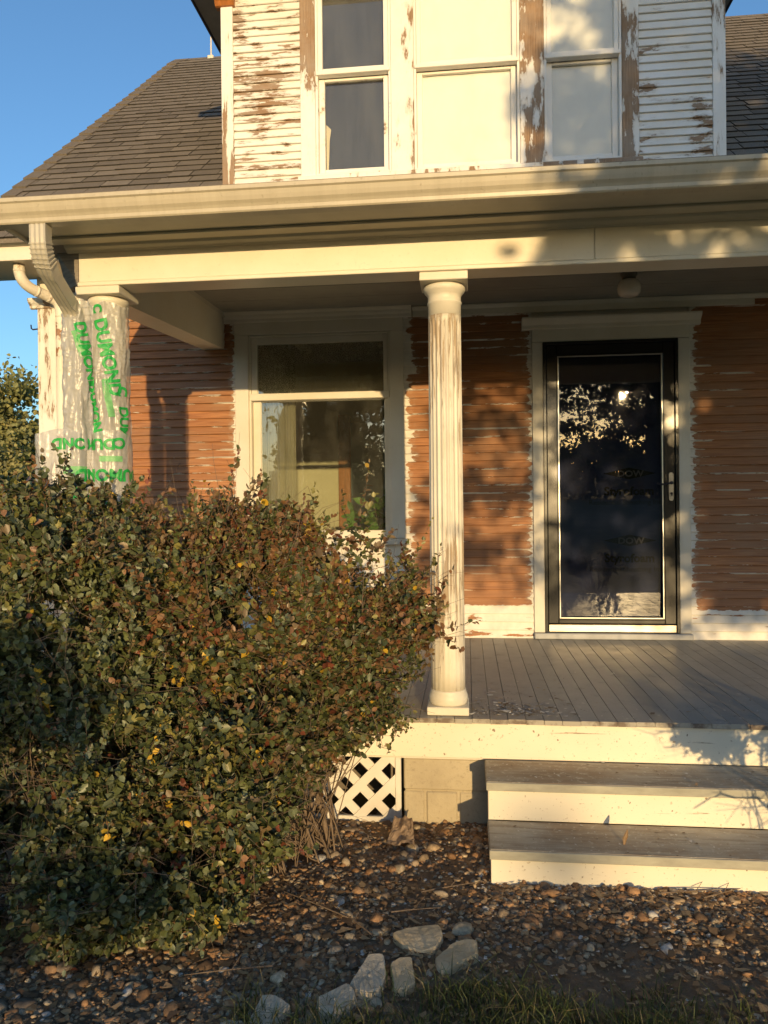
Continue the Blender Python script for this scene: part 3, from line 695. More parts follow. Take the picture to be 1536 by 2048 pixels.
# lattice
lat = part('lattice_panel', porch)
lx0, lx1, lz0, lz1 = -2.46, -.885, -.495, -.203
board('lattice_rail', lat, M['lattice'], lx0, lx1, -2.062, -2.040, lz0-.02, lz0+.008); board('lattice_rail', lat, M['lattice'], lx1-.028, lx1, -2.063, -2.039, lz0+.009, lz1)
step = .095
def lat_slat(c, sgn, y):
    # centre line x = c + sgn*(z - lz0), clipped to the panel
    pts = []
    w = .031
    pa = [(c-w, lz0+.0), (c+w, lz0+.0), (c+w+sgn*(lz1-lz0), lz1), (c-w+sgn*(lz1-lz0), lz1)]
    def clip(poly, xc, keep):
        out = []
        for i in range(len(poly)):
            p, q = poly[i], poly[(i+1) % len(poly)]; ip, iq = keep(p[0]), keep(q[0])
            if ip: out.append(p)
            if ip != iq:
                t = (xc-p[0])/(q[0]-p[0]); out.append((xc, p[1]+t*(q[1]-p[1])))
        return out
    pa = clip(pa, lx0, lambda v: v >= lx0)
    if pa: pa = clip(pa, lx1-.028, lambda v: v <= lx1-.028)
    if len(pa) < 3: return
    k = len(pa)
    MB().add([(x, y, z) for x, z in pa]+[(x, y+.006, z) for x, z in pa], [tuple(range(k)), tuple(range(k, 2*k))[::-1]]+[(i, (i+1) % k, k+(i+1) % k, k+i) for i in range(k)]).build('lattice_slat', M['lattice'], lat)
c = lx0-.35
while c < lx1+.35:
    lat_slat(c, 1, -2.060); lat_slat(c+.02, -1, -2.0525); c += .143
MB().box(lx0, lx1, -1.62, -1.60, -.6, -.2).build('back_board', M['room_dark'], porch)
# front beam, two boards butted end to end, and its lip
mb_l, mb_r = MB(), MB()
bm_ = part('front_beam', porch)
board('beam_face', bm_, M['cream'], -2.447, .028, -2.092, -1.945, 2.106, 2.255); board('beam_face', bm_, M['cream'], .0295, 2.6, -2.0925, -1.945, 2.106, 2.255)
board('beam_lip', bm_, M['cream'], -2.452, 2.6, -2.098, -1.94, 2.086, 2.1055, .003)
MB().extrude_x([(-2.093, 2.248), (-2.104, 2.248), (-2.110, 2.256), (-2.128, 2.266), (-2.134, 2.276), (-2.134, 2.289), (-2.093, 2.289)], -2.50, 2.6).build('bed_moulding', M['soffit'], bm_)
# side beam falls a little towards the front
mb = MB(); ys = (-1.944, -.002)
mb.add([(x, y, z) for y, zb, zt in ((ys[0], 2.088, 2.42), (ys[1], 2.197, 2.462)) for x in (-2.56, -2.395) for z in (zb, zt)], [(0, 1, 3, 2), (4, 6, 7, 5), (0, 4, 5, 1), (2, 3, 7, 6), (0, 2, 6, 4), (1, 5, 7, 3)])
mb.build('side_beam', M['cream'], porch)
MB().sweep([(-2.385, ys[0], 2.408), (-2.385, ys[1], 2.45)], [(-.01, -.02), (.012, .01), (.012, .02), (-.01, .02)], (0, 0, 1)).build('cove_moulding', M['trim'], porch)
MB().add([(-2.56, -2.09, 2.256), (-2.449, -2.09, 2.256), (-2.449, -2.09, 2.10), (-2.56, -2.0, 2.10), (-2.56, -1.95, 2.256), (-2.449, -1.95, 2.256), (-2.449, -1.95, 2.10), (-2.56, -1.95, 2.10)], [(0, 1, 2, 3), (4, 7, 6, 5), (0, 3, 7, 4), (1, 5, 6, 2), (3, 2, 6, 7), (0, 4, 5, 1)]).build('beam_end', simple('weathered grey wood', (.22, .19, .16), .8, 0, .3, 6, .3, .3, (1, 1, 14)), porch)
# ceiling boards
mb0 = MB(); mb0.add([(-2.40, 0, 0), (2.6, 0, 0), (2.6, .0745, .0), (-2.40, .0745, 0), (-2.40, 0, .014), (2.6, 0, .014), (2.6, .0745, .014), (-2.40, .0745, .014)], [(0, 1, 2, 3), (4, 7, 6, 5), (0, 4, 5, 1), (3, 2, 6, 7)])
cm = bpy.data.meshes.new('ceiling_board'); cm.from_pydata(mb0.v, [], mb0.f); cm.materials.append(M['ceiling']); cm.update()
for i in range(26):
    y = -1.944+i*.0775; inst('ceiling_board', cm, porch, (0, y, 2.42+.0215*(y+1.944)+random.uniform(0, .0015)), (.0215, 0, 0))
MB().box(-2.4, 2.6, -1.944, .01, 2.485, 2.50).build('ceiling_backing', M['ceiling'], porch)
board('frieze_board', porch, M['trim'], -.95, 1.48, -.026, .0, 2.385, 2.458); MB().extrude_x([(-.028, 2.43), (-.05, 2.45), (-.05, 2.459), (-.0, 2.459), (-.0, 2.43)], -.95, 2.6).build('ceiling_moulding', M['trim'], porch)
# soffit, fascia and roof of the porch
so = part('porch_eave', porch)
board('soffit', so, M['soffit'], -2.64, 2.65, -2.395, -2.1345, 2.290, 2.302, .002); board('soffit_strip', so, M['soffit'], -2.64, 2.65, -2.215, -2.136, 2.277, 2.2895, .003)
board('fascia_board', so, M['cream'], -2.66, 2.65, -2.414, -2.396, 2.275, 2.385)
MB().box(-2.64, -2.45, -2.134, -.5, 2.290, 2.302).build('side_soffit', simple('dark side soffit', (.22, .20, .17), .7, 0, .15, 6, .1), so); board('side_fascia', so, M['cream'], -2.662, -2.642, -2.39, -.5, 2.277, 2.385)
MB().add([(-2.68, -2.44, 2.392), (2.68, -2.44, 2.392), (2.68, .013, 3.05), (-2.68, -.3, 2.97), (-2.68, -2.44, 2.378), (2.68, -2.44, 2.378), (2.68, .013, 3.03), (-2.68, -.3, 2.95)], [(0, 1, 2, 3), (4, 7, 6, 5), (0, 4, 5, 1), (0, 3, 7, 4), (1, 5, 6, 2), (2, 6, 7, 3)]).build('porch_roof', M['shingle'], porch)

# ---- columns
def column(cx, cy, label, fl_mat):
    c = part('column', porch); c['label'] = label
    zt = 2.086
    MB().box(cx-.113, cx+.113, cy-.122, cy+.10, zt-.040, zt-.001, .003).build('abacus', M['column_plain'], c)
    pr = [(.079, 1.90), (.079, 1.955), (.083, 1.958), (.083, 1.966), (.0795, 1.969), (.0795, 1.996), (.084, 2.0), (.087, 2.006), (.095, 2.014), (.1, 2.024), (.1, 2.035), (.094, 2.044)]
    MB().lathe(pr, cx, cy, 48).build('capital', M['column_plain'], c, True)
    nf = 20
    def fl(a, z):
        d = abs(math.cos(a*nf/2))**1.5; e = min(1, max(0, (1.885-z)/.03)); l = 1.0 if z > .62 else max(.22, 1-(.62-z)/.25)
        return .085*d*e*l
    zs = [.11]+[.2+i*.06 for i in range(28)]+[1.86, 1.872, 1.884, 1.899]
    prof = [(.0825-.0035*(max(0, z-.5)/1.4)**1.6, z) for z in sorted(zs)]
    MB().lathe(prof, cx, cy, 160, fl).build('shaft', fl_mat, c, True)
    pb = [(.0825, .109), (.086, .105), (.086, .098), (.089, .090), (.094, .078), (.0945, .062), (.091, .048), (.089, .041)]
    MB().lathe(pb[::-1], cx, cy, 48).build('base', M['column_plain'], c, True)
    MB().box(cx-.099, cx+.099, cy-.099, cy+.099, .0015, .040, .004).build('plinth', M['column_plain'], c)
    return c
CX, CY = -.660, -1.965
column(CX, CY, 'fluted column with cracked cream paint beside the steps', M['column'])
WCX, WCY = -2.352, -1.975
column(WCX, WCY, 'end column under plastic sheeting', M['column'])

# ---- steps
steps = empty('porch_steps', (.6, -2.4, GZ), 'two wide wooden steps with grey treads and cream risers', 'steps')
SX0, SX1 = -.492, 2.2
board('tread', steps, M['tread'], SX0, SX1, -2.372, -2.092, -.226, -.190, .005); board('tread', steps, M['tread'], SX0+.004, SX1, -2.642, -2.365, -.394, -.356, .005)
board('nosing', steps, M['nosing'], SX0, SX1, -2.3775, -2.3725, -.226, -.191, .002); board('nosing', steps, M['nosing'], SX0+.004, SX1, -2.6475, -2.6425, -.393, -.357, .002)
board('riser', steps, M['riser'], SX0+.008, SX1, -2.362, -2.345, -.356, -.2265, .002); board('riser', steps, M['riser'], SX0+.01, SX1, -2.630, -2.613, -.56, -.3945, .002)
mb = MB(); mb.add([(x, y, z) for x in (SX0+.012, SX0+.04) for y, z in ((-2.612, -.56), (-2.612, -.395), (-2.344, -.395), (-2.344, -.227), (-2.10, -.227), (-2.10, -.56))], [(0, 1, 2, 3, 4, 5), (11, 10, 9, 8, 7, 6)]+[(i, (i+1) % 6, 6+(i+1) % 6, 6+i) for i in range(6)]); mb.build('stringer', M['riser'], steps)

# ---- gutter and downspouts
prof = [(-2.416, 2.352), (-2.416, 2.258), (-2.470, 2.258), (-2.4755, 2.264), (-2.4775, 2.278), (-2.484, 2.288), (-2.495, 2.300), (-2.502, 2.316), (-2.508, 2.334), (-2.516, 2.340), (-2.517, 2.356), (-2.506, 2.358), (-2.505, 2.352), (-2.512, 2.352), (-2.511, 2.343), (-2.504, 2.338), (-2.498, 2.318), (-2.491, 2.303), (-2.480, 2.292), (-2.472, 2.280), (-2.470, 2.267), (-2.467, 2.262), (-2.419, 2.262), (-2.419, 2.352)]
gut = empty('gutter', (0, -2.46, 2.26), 'long almond metal gutter running along the porch eave', 'gutter')
MB().extrude_x(prof, -2.70, 2.7, 60).build('trough', M['gutter'], gut)
ds = empty('downspout', (-2.44, -2.44, -.45), 'grey ribbed downspout with crimped elbow beside the wrapped column', 'downspout')
def rect(w, d, ribs=3):
    pts = []
    n = 2*ribs+1
    for i in range(n+1): pts.append((-w/2+w*i/n, -d/2+(.003 if i % 2 else 0)))
    for i in range(n+1): pts.append((w/2-w*i/n, d/2-(.003 if i % 2 else 0)))
    return pts
def bez(p, n):
    out = []
    for i in range(n+1):
        t = i/n; q = [Vector(a) for a in p]
        while len(q) > 1: q = [q[j].lerp(q[j+1], t) for j in range(len(q)-1)]
        out.append(q[0])
    return out
pth = [Vector((-2.437, -2.440, 2.262)), Vector((-2.437, -2.440, 2.215))]+bez([(-2.437, -2.440, 2.20), (-2.438, -2.435, 2.10), (-2.452, -2.32, 2.06)], 10)+[Vector((-2.462, -2.22, 2.015)), Vector((-2.469, -2.16, 1.99))]+bez([(-2.470, -2.14, 1.98), (-2.472, -2.09, 1.955), (-2.472, -2.085, 1.90)], 6)+[Vector((-2.472, -2.085, 1.5)), Vector((-2.472, -2.085, -.40))]
MB().sweep(pth, rect(.078, .056), (0, -1, 0)).build('pipe', M['downspout'], ds)
mb = MB()
for i in range(6):
    a = pth[3+i]; b2 = pth[4+i]; t = (b2-a).normalized(); mb.sweep([a, a+t*.006], rect(.084, .062), (0, -1, 0))
mb.build('crimp', M['downspout'], ds)
rp = empty('rusty_downspout', (-3.68, -.08, -.5), 'round cream downspout with rusty elbow at the house corner', 'downspout')
pth = [(-3.84, -.36, 2.80), (-3.84, -.36, 2.765)]+bez([(-3.84, -.36, 2.75), (-3.835, -.35, 2.66), (-3.78, -.25, 2.635)], 8)+[(-3.735, -.16, 2.615)]+bez([(-3.71, -.115, 2.60), (-3.68, -.075, 2.58), (-3.678, -.075, 2.49)], 8)+[(-3.678, -.075, 1.0), (-3.678, -.075, -.48)]
MB().sweep(pth, circ(.040, 18), (0, 1, 0)).build('pipe', M['pipe'], rp, True)
mb = MB()
for i in (1, 10, 11, 20): 
    a = Vector(pth[i]); t = (Vector(pth[min(i+1, len(pth)-1)])-a).normalized(); mb.sweep([a, a+t*.02], circ(.0425, 18), (0, 1, 0))
mb.build('pipe_joint', M['pipe'], rp, True)

# ---- porch lamp
lamp = empty('ceiling_lamp', (.475, -.69, 2.43), 'small ceiling lamp with unlit opal shade above the porch', 'lamp')
MB().lathe([(.050, 2.452), (.052, 2.44), (.045, 2.425), (.04, 2.405)][::-1], .475, -.69, 24).build('lamp_base', M['bulb_base'], lamp, True)
MB().lathe([(.025, 2.300), (.05, 2.303), (.068, 2.320), (.073, 2.345), (.070, 2.375), (.058, 2.398), (.045, 2.404)], .475, -.69, 32).build('lamp_shade', M['opal'], lamp, True)

# ---- plastic sheeting round the end column
def cross(r, left):
    """plan of the sheet from the right-hand back of the column, round its front, out to the left"""
    pts = []
    for t in np.linspace(25, -118, 30): pts.append((WCX+r*math.cos(R(t)), WCY+r*math.sin(R(t))))
    return pts+left
def arclen(pts, zero):
    s = [0]
    for a, b in zip(pts, pts[1:]): s.append(s[-1]+math.hypot(b[0]-a[0], b[1]-a[1]))
    # u = 0 at the column's front, growing to the right
    return np.array([zero-q for q in s]), np.array(pts)
def sheet_fn(r, left, amp, seed):
    pts = cross(r, left); i0 = 24
    u, P = arclen(pts, 0); u = u-u[i0]; u = u[::-1]; P = P[::-1]
    def fn(uu, z, lift=0.0):
        uu = min(max(uu, u[0]), u[-1])
        x = np.interp(uu, u, P[:, 0]); y = np.interp(uu, u, P[:, 1]); e = .012
        x2 = np.interp(uu+e, u, P[:, 0]); y2 = np.interp(uu+e, u, P[:, 1]); x1 = np.interp(uu-e, u, P[:, 0]); y1 = np.interp(uu-e, u, P[:, 1])
        tx, ty = x2-x1, y2-y1; l = math.hypot(tx, ty)+1e-9; nx_, ny_ = ty/l, -tx/l
        q = Vector((uu*26+z*3.0, z*3.2, seed)); w = mnoise.noise(q)*.9+.5*mnoise.noise(Vector((uu*55-z*9, z*6, seed+4)))+.25*mnoise.noise(Vector((uu*20+z*40, z*30, seed+9)))
        d = amp*(abs(w)*1.3)+lift
        return (x+nx_*d, y+ny_*d, z)
    return fn, u[0], u[-1]
wrap = empty('plastic_sheeting', (WCX, WCY, .2), 'milky plastic sheeting with green lettering wrapped around the end column', 'plastic sheet')
upf, u0, u1 = sheet_fn(.094, [(-2.425, -2.122), (-2.47, -2.124), (-2.518, -2.120), (-2.532, -2.07), (-2.50, -2.0), (-2.45, -1.93)], .015, 1.0)
lof, v0, v1 = sheet_fn(.104, [(-2.43, -2.138), (-2.50, -2.146), (-2.58, -2.15), (-2.64, -2.15), (-2.66, -2.13)], .009, 7.0)
def sheet(name, fn, a, b, ztop, zbot, nu, nz):
    vs = []
    for j in range(nz+1):
        for i in range(nu+1):
            uu = a+(b-a)*i/nu; zt = ztop(uu); zb = zbot(uu); vs.append(fn(uu, zb+(zt-zb)*j/nz))
    fs = [(j*(nu+1)+i, j*(nu+1)+i+1, (j+1)*(nu+1)+i+1, (j+1)*(nu+1)+i) for j in range(nz) for i in range(nu)]
    return mesh_obj(name, vs, fs, M['poly'], wrap, True)
sheet('upper_sheet', upf, u0, u1, lambda u: 2.008+.010*math.sin(u*40)-(.05 if u < -.12 else 0), lambda u: 1.30+.02*math.sin(u*17), 110, 120)
sheet('lower_sheet', lof, v0, v1, lambda u: 1.372+.012*math.sin(u*22)-.02*max(0, u)*4, lambda u: .35, 110, 120)
def wrap_text(s, size, u, z, deg, fn, mat=None, bold=.0, name='lettering'):
    v, f = text2d(s, size, bold, .012); a = R(deg)
    pts = [fn(u+x*math.cos(a)-y*math.sin(a), z+x*math.sin(a)+y*math.cos(a), .0038) for x, y in v]
    mesh_obj(name, pts, f, mat or M['green'], wrap, True)
wrap_text('C', .062, -.028, 2.0, -84, upf, None, .0035, 'round_mark'); wrap_text('DUMOND', .084, -.022, 1.925, -79, upf, None, .0036)
wrap_text('DUMOND', .074, -.140, 1.90, -78, upf, None, .0034); wrap_text('DUMOND', .064, -.074, 1.61, -80, upf, None, .003); wrap_text('DUM', .070, .088, 1.50, -88, upf, None, .0028); wrap_text('C', .07, .085, 1.60, -88, upf, None, .003, 'round_mark')
wrap_text('DUMOND', .072, .075, 1.335, 180, lof, None, .0035); wrap_text('C', .072, .125, 1.34, 180, lof, None, .0035, 'round_mark'); wrap_text('DUMOND', .080, .225, 1.185, 180, lof, None, .0038)
wrap_text('DUMOND', .066, .06, 1.06, 180, lof, None, .0028); wrap_text('C', .075, -.12, 1.10, 180, lof, None, .0035, 'round_mark')
def wrap_box(u, z, w, h, deg, fn, mat):
    a = R(deg); n, m = max(2, int(w/.01)), max(2, int(h/.01)); vs = []
    for j in range(m+1):
        for i in range(n+1):
            x, y = w*i/n, h*j/m; vs.append(fn(u+x*math.cos(a)-y*math.sin(a), z+x*math.sin(a)+y*math.cos(a), .002))
    mesh_obj('printed_panel', vs, [(j*(n+1)+i, j*(n+1)+i+1, (j+1)*(n+1)+i+1, (j+1)*(n+1)+i) for j in range(m) for i in range(n)], mat, wrap, True)
wrap_box(.010, 1.63, .19, .030, -80, upf, M['green_pale']); wrap_box(-.155, 1.86, .14, .028, -72, upf, M['green_pale']); wrap_box(-.03, 1.41, .10, .008, -88, upf, M['green']); wrap_box(.0, 1.225, .11, .028, 0, lof, M['green_pale']); wrap_box(-.20, 1.165, .12, .036, 0, lof, M['green_pale'])

# ================================================================== plants
def leaf_mesh(name, C, D, U, L, W, colors, mat):
    """many small folded leaves; C root, D direction, U up hint, L length, W width"""
    n = len(C); D = D/np.linalg.norm(D, axis=1, keepdims=True)
    S = np.cross(D, U); S /= (np.linalg.norm(S, axis=1, keepdims=True)+1e-9); Nn = np.cross(S, D)
    tpl = np.array([(0, 0, 0), (.28, .47, .10), (.66, .42, .08), (1, 0, -.06), (.66, -.42, .08), (.28, -.47, .10)])
    V = C[:, None, :]+tpl[None, :, 0, None]*L[:, None, None]*D[:, None, :]+tpl[None, :, 1, None]*W[:, None, None]*S[:, None, :]+tpl[None, :, 2, None]*L[:, None, None]*Nn[:, None, :]
    b = (np.arange(n)*6)[:, None]
    Q = np.concatenate([b+np.array([[0, 1, 2, 3]]), b+np.array([[0, 3, 4, 5]])], 1).reshape(-1, 4)
    return np_mesh(name, V.reshape(-1, 3), Q, mat, np.repeat(colors, 6, axis=0))
def unit(n):
    v = rng.normal(size=(n, 3)); return v/np.linalg.norm(v, axis=1, keepdims=True)
def tube(mb, pts, r0, r1, k=5):
    n = len(pts); mb.sweep(pts, circ(1.0, k), (.3, .5, .8), [r0+(r1-r0)*i/(n-1) for i in range(n)], cap=False)
PAL = dict(dark=(.045, .058, .024), green=(.095, .110, .040), grey=(.135, .155, .088), bronze=(.20, .105, .052), brown=(.18, .125, .065), lime=(.21, .19, .06), yellow=(.50, .31, .035), red=(.17, .055, .03))
PK = list(PAL); PV = np.array([PAL[k] for k in PK])
def shrub(name, label, ells, bases, nshoot, weights, nstem, nlone, seed, size=(.019, .034), bright=1.0):
    r_ = np.random.default_rng(seed); root = empty(name, (float(np.mean([b[0] for b in bases])), float(np.mean([b[1] for b in bases])), GZ), label, 'shrub', 'shrubs in front of the porch')
    E = np.array(ells); area = (E[:, 3]*E[:, 4]+E[:, 4]*E[:, 5]+E[:, 3]*E[:, 5]); pts = []; nrm = []
    while len(pts) < nshoot:
        k = r_.choice(len(E), p=area/area.sum()); d = r_.normal(size=3); d /= np.linalg.norm(d)
        lump = 1+.20*mnoise.noise(Vector(d*2.6+k*3.1))+.12*mnoise.noise(Vector(d*6.0+k))
        f = lump*(1-abs(r_.normal())*.20)
        if f < .25: continue
        p = E[k, :3]+d*E[k, 3:]*f
        if p[2] < GZ+.03: continue
        if p[1] > -2.15: continue
        if d[1] > .35 and r_.random() < .55: continue
        if any(((p-e[:3])**2/(e[3:]**2)).sum() < .55 for j, e in enumerate(E) if j != k) and r_.random() < .8: continue
        gap = mnoise.noise(Vector((p[0]*3.3, p[2]*3.3, seed+p[1]*2)))
        if gap > (.10 if p[2] > .45 else -.03) and r_.random() < .92: continue
        pts.append(p); nn = d/E[k, 3:]; nrm.append(nn/np.linalg.norm(nn))
    pts = np.array(pts); nrm = np.array(nrm)
    # shoots
    sd = nrm*.55+np.array([0, 0, .55])+r_.normal(size=pts.shape)*.42; sd /= np.linalg.norm(sd, axis=1, keepdims=True); sl_ = r_.uniform(.06, .17, len(pts))
    # some long sprigs stand out of the mass
    far_ = r_.random(len(pts)) < .05; far_ &= nrm[:, 2] > -.2; sl_[far_] = r_.uniform(.2, .36, far_.sum()); sd[far_, 2] += .35; sd /= np.linalg.norm(sd, axis=1, keepdims=True); pts[far_] += sd[far_]*sl_[far_][:, None]*.28
    vig = np.array([.82+.55*max(0, .5+mnoise.noise(Vector(q*4.0+seed))) for q in pts])
    tw = MB(); C = []; D = []; U = []; L = []; K = []
    for p, d, l, vg in zip(pts, sd, sl_, vig):
        q0 = p-d*l*.5; bend = r_.normal(size=3)*.12*l; mid_ = p+bend; q2 = p+d*l*.5
        if r_.random() < .5: tube(tw, [q0, mid_, q2], .0016, .0007, 3)
        m = int(min(l, .17)/.0085+max(0, l-.17)/.02); w = weights(p)
        sh = r_.choice(len(PK), p=w)
        for i in range(m):
            t = (i+.5)/m; c = (1-t)**2*q0+2*t*(1-t)*mid_+t*t*q2
            dd = d*.45+r_.normal(size=3)*.62+np.array([0, 0, .05]); C.append(c); D.append(dd); U.append(np.array([0, -.25, .75])+r_.normal(size=3)*.55)
            L.append(r_.uniform(*size)*vg*(1.0 if t < .8 else .72)); K.append(sh if r_.random() < .6 else r_.choice(len(PK), p=w))
    C = np.array(C); D = np.array(D); U = np.array(U); L = np.array(L); K = np.array(K)
    cols = PV[K]*r_.uniform(.65, 1.35, (len(K), 1))*bright
    ok = C[:, 2] > GZ+.01; C, D, U, L, cols = C[ok], D[ok], U[ok], L[ok], cols[ok]
    fo = bpy.data.objects.new('foliage', leaf_mesh('foliage', C, D, U, L, L*r_.uniform(.55, .85, len(L)), cols, M['leaf'])); fo.location = off(root); link(fo, root); fo['kind'] = 'stuff'
    # stems fan out from the base
    st = MB()
    for i in range(nstem):
        b = bases[i % len(bases)]; b = Vector((b[0]+r_.normal()*.06, b[1]+r_.normal()*.06, GZ-.02)); t = Vector(pts[r_.integers(len(pts))]); t = b.lerp(t, .97)
        m1 = b.lerp(t, .4)+Vector((r_.normal()*.04, r_.normal()*.04, .16)); path = bez([b, m1, t], 7)
        path = [q+Vector(r_.normal(size=3)*.006) for q in path]
        tube(st, path, r_.uniform(.0022, .0048), .0010, 5)
        for s_ in range(3):
            q = path[r_.integers(3, 7)]; e = q+Vector(r_.normal(size=3)*.09+np.array([0, -.03, .09])); tube(st, [q, q.lerp(e, .5)+Vector(r_.normal(size=3)*.012), e], .0018, .0008, 3)
    for i in range(9):
        b = bases[i % len(bases)]; a = r_.uniform(-2.9, -.5); l = r_.uniform(.35, .65); b = Vector((b[0], b[1], GZ+.05)); e = b+Vector((math.cos(a)*l, math.sin(a)*l*.75, r_.uniform(.25, .75)))
        path = [q+Vector(r_.normal(size=3)*.008) for q in bez([b, b+Vector((0, 0, .35)), e.lerp(b, .35)+Vector((0, 0, .22)), e], 9)]; tube(st, path, r_.uniform(.008, .012), .0025, 6)
        for s_ in range(5):
            q = path[r_.integers(3, 9)]; f_ = q+Vector((r_.normal()*.12, -abs(r_.normal())*.08, r_.normal()*.09)); tube(st, [q, q.lerp(f_, .5)+Vector(r_.normal(size=3)*.02), f_], .003, .0009, 4)
    st.build('stems', M['bark'], root, True, False)
    # bare twigs tangled in front
    bt = MB()
    for i in range(nstem*7):
        q = Vector(pts[r_.integers(len(pts))]); d = Vector(r_.normal(size=3)); d.z = abs(d.z)*.5; d.normalize(); l = r_.uniform(.12, .34)
        pp = [q, q+d*l*.35+Vector(r_.normal(size=3)*.015), q+d*l*.7+Vector(r_.normal(size=3)*.03), q+d*l+Vector(r_.normal(size=3)*.05)]
        tube(bt, pp, .0015, .0006, 3)
    for v in tw.v: pass
    bt.add(tw.v, tw.f); o = bt.build('twigs', M['bark'], root, True, False); o['kind'] = 'stuff'
    # leaves nearest the eye stand on their own
    camp = np.array(camo.location); face = ((pts-camp)**2).sum(1); idx = np.argsort(face)[:nlone*3]; idx = r_.permutation(idx)[:nlone]
    mes = []
    for k in range(10):
        one = np.zeros((1, 3)); cc = PV[[r_.choice(len(PK), p=weights(pts[idx[k]]))]]*1.05
        mes.append(leaf_mesh('leaf', one, np.array([[1., 0, 0]]), np.array([[0, 0, 1.]]), np.array([.034]), np.array([.024]), cc, M['leaf']))
    for k, i in enumerate(idx):
        inst('leaf', mes[k % 10], root, pts[i]+nrm[i]*.02+np.array([0, -.015, 0]), (r_.uniform(-1.0, .3), r_.uniform(-.6, .6), r_.uniform(0, 6.28)), (r_.uniform(.8, 1.15),)*3)
    return root
def w_right(p):
    top = min(1, max(0, (p[2]-.2)/.6)); v = dict(dark=.20-.12*top, green=.38-.14*top, grey=.08, bronze=.10+.26*top, brown=.10+.10*top, lime=.12+.05*top, yellow=.010, red=.02+.06*top)
    w = np.array([v[k] for k in PK]); return w/w.sum()
def w_left(p):
    top = min(1, max(0, (p[2]-.4)/.5)); v = dict(dark=.24-.10*top, green=.46-.08*top, grey=.30+.02*top, bronze=.015+.07*top, brown=.03+.06*top, lime=.09, yellow=.006, red=.005+.01*top)
    w = np.array([v[k] for k in PK]); return w/w.sum()
shrub('shrub', 'bronze tinted twiggy shrub between the lattice and the fluted column',
      [(-1.50, -2.62, .43, .58, .42, .56), (-1.09, -2.54, .46, .34, .34, .48), (-1.44, -2.70, .10, .34, .34, .42), (-1.60, -2.88, .0, .42, .36, .45), (-1.06, -2.48, .25, .24, .26, .26)],
      [(-1.25, -2.45), (-1.35, -2.55), (-1.5, -2.6), (-1.18, -2.40)], 5900, w_right, 110, 150, 5, (.017, .032), 1.12)
shrub('shrub', 'dark grey-green shrub sprawling over the gravel in front of the wrapped column',
      [(-2.12, -2.72, .46, .62, .42, .60), (-2.35, -2.70, .2, .5, .42, .7), (-1.95, -2.95, -.02, .52, .40, .46), (-1.62, -3.05, -.16, .40, .30, .34), (-2.05, -3.18, -.28, .42, .28, .24)],
      [(-1.9, -2.8), (-2.1, -2.9), (-1.75, -2.95), (-2.3, -2.8)], 5200, w_left, 130, 150, 6, (.018, .035), 1.35)
# a shrub beside the steps, whose leaf shadows fall on the porch fascia
def w_dk(p): return w_left(p)
shrub('shrub', 'small leafy shrub beside the steps casting leaf shadows on the porch fascia', [(.92, -3.42, .085, .24, .2, .085), (1.15, -3.45, .12, .25, .2, .12)], [(1.02, -3.42)], 260, w_dk, 26, 12, 8)

# ------------------------------------------------------------------ trees
def tree(name, label, loc, h, ells, nclump, nleaf, lsize, base_cols, seed, group, gap=None, trunk_r=.16, clump=.55):
    r_ = np.random.default_rng(seed); root = empty(name, loc, label, 'tree', group); L0 = np.array(loc); E = np.array(ells)
    vol = E[:, 3]*E[:, 4]*E[:, 5]; cl = []
    while len(cl) < nclump:
        k = r_.choice(len(E), p=vol/vol.sum()); d = r_.normal(size=3); d /= np.linalg.norm(d); f = r_.random()**.45
        cl.append(E[k, :3]+d*E[k, 3:]*f)
    cl = np.array(cl); mb = MB(); top = Vector((loc[0]+r_.normal()*.2, loc[1], loc[2]+h*.62))
    trunk = bez([Vector(loc)-Vector((0, 0, .2)), Vector(loc)+Vector((r_.normal()*.15, 0, h*.3)), top], 8); mb.sweep(trunk, circ(1, 9), (1, 0, 0), [trunk_r*(1-.75*i/8) for i in range(9)])
    for c in cl[:: max(1, nclump//40)]:
        q = trunk[int(r_.integers(3, 8))]; tube(mb, bez([q, q.lerp(Vector(c), .5)+Vector((0, 0, .2)), Vector(c)], 4), trunk_r*.3, trunk_r*.05, 5)
    mb.build('trunk', M['trunk'], root, True, False)
    per = nleaf//nclump; n = per*nclump; C = np.repeat(cl, per, axis=0)+r_.normal(size=(n, 3))*np.array([clump, clump, clump*.7])*r_.uniform(.4, 1.1, (nclump, 1)).repeat(per, axis=0)
    bc = np.array(base_cols); cols = bc[r_.integers(len(bc), size=nclump)].repeat(per, axis=0)*r_.uniform(.7, 1.3, (n, 1))
    keep = C[:, 2] > loc[2]+.1
    if gap is not None:
        P0, dv, rad = gap; w = C-np.array(P0); t = w@np.array(dv); dist = np.linalg.norm(w-t[:, None]*np.array(dv), axis=1); keep &= dist > rad
    C = C[keep]; cols = cols[keep]; n = len(C); L = r_.uniform(*lsize, n)
    D = r_.normal(size=(n, 3)); D[:, 2] -= .3; U = r_.normal(size=(n, 3)); U[:, 2] += .6
    o = bpy.data.objects.new('crown', leaf_mesh('crown', C, D, U, L, L*.65, cols, M['tree_leaf'])); o.location = off(root); link(o, root)
    return root
FAR = [(.27, .27, .11), (.33, .30, .12), (.21, .22, .09)]; DKT = [(.045, .065, .02), (.06, .08, .025)]
def bgp(x, Y):  # direction measured from the eye
    return x
tree('broadleaf_tree', 'tall pale leafy tree behind the house corner', (-13.9, 14.0, -.5), 6.2, [(-13.7, 14, 3.3, 1.7, 1.6, 1.7), (-14.9, 14, 2.6, 1.5, 1.5, 1.5), (-13.2, 14.2, 2.1, 1.2, 1.3, 1.2)], 170, 17000, (.10, .19), FAR, 21, 'trees behind the house', clump=.33)
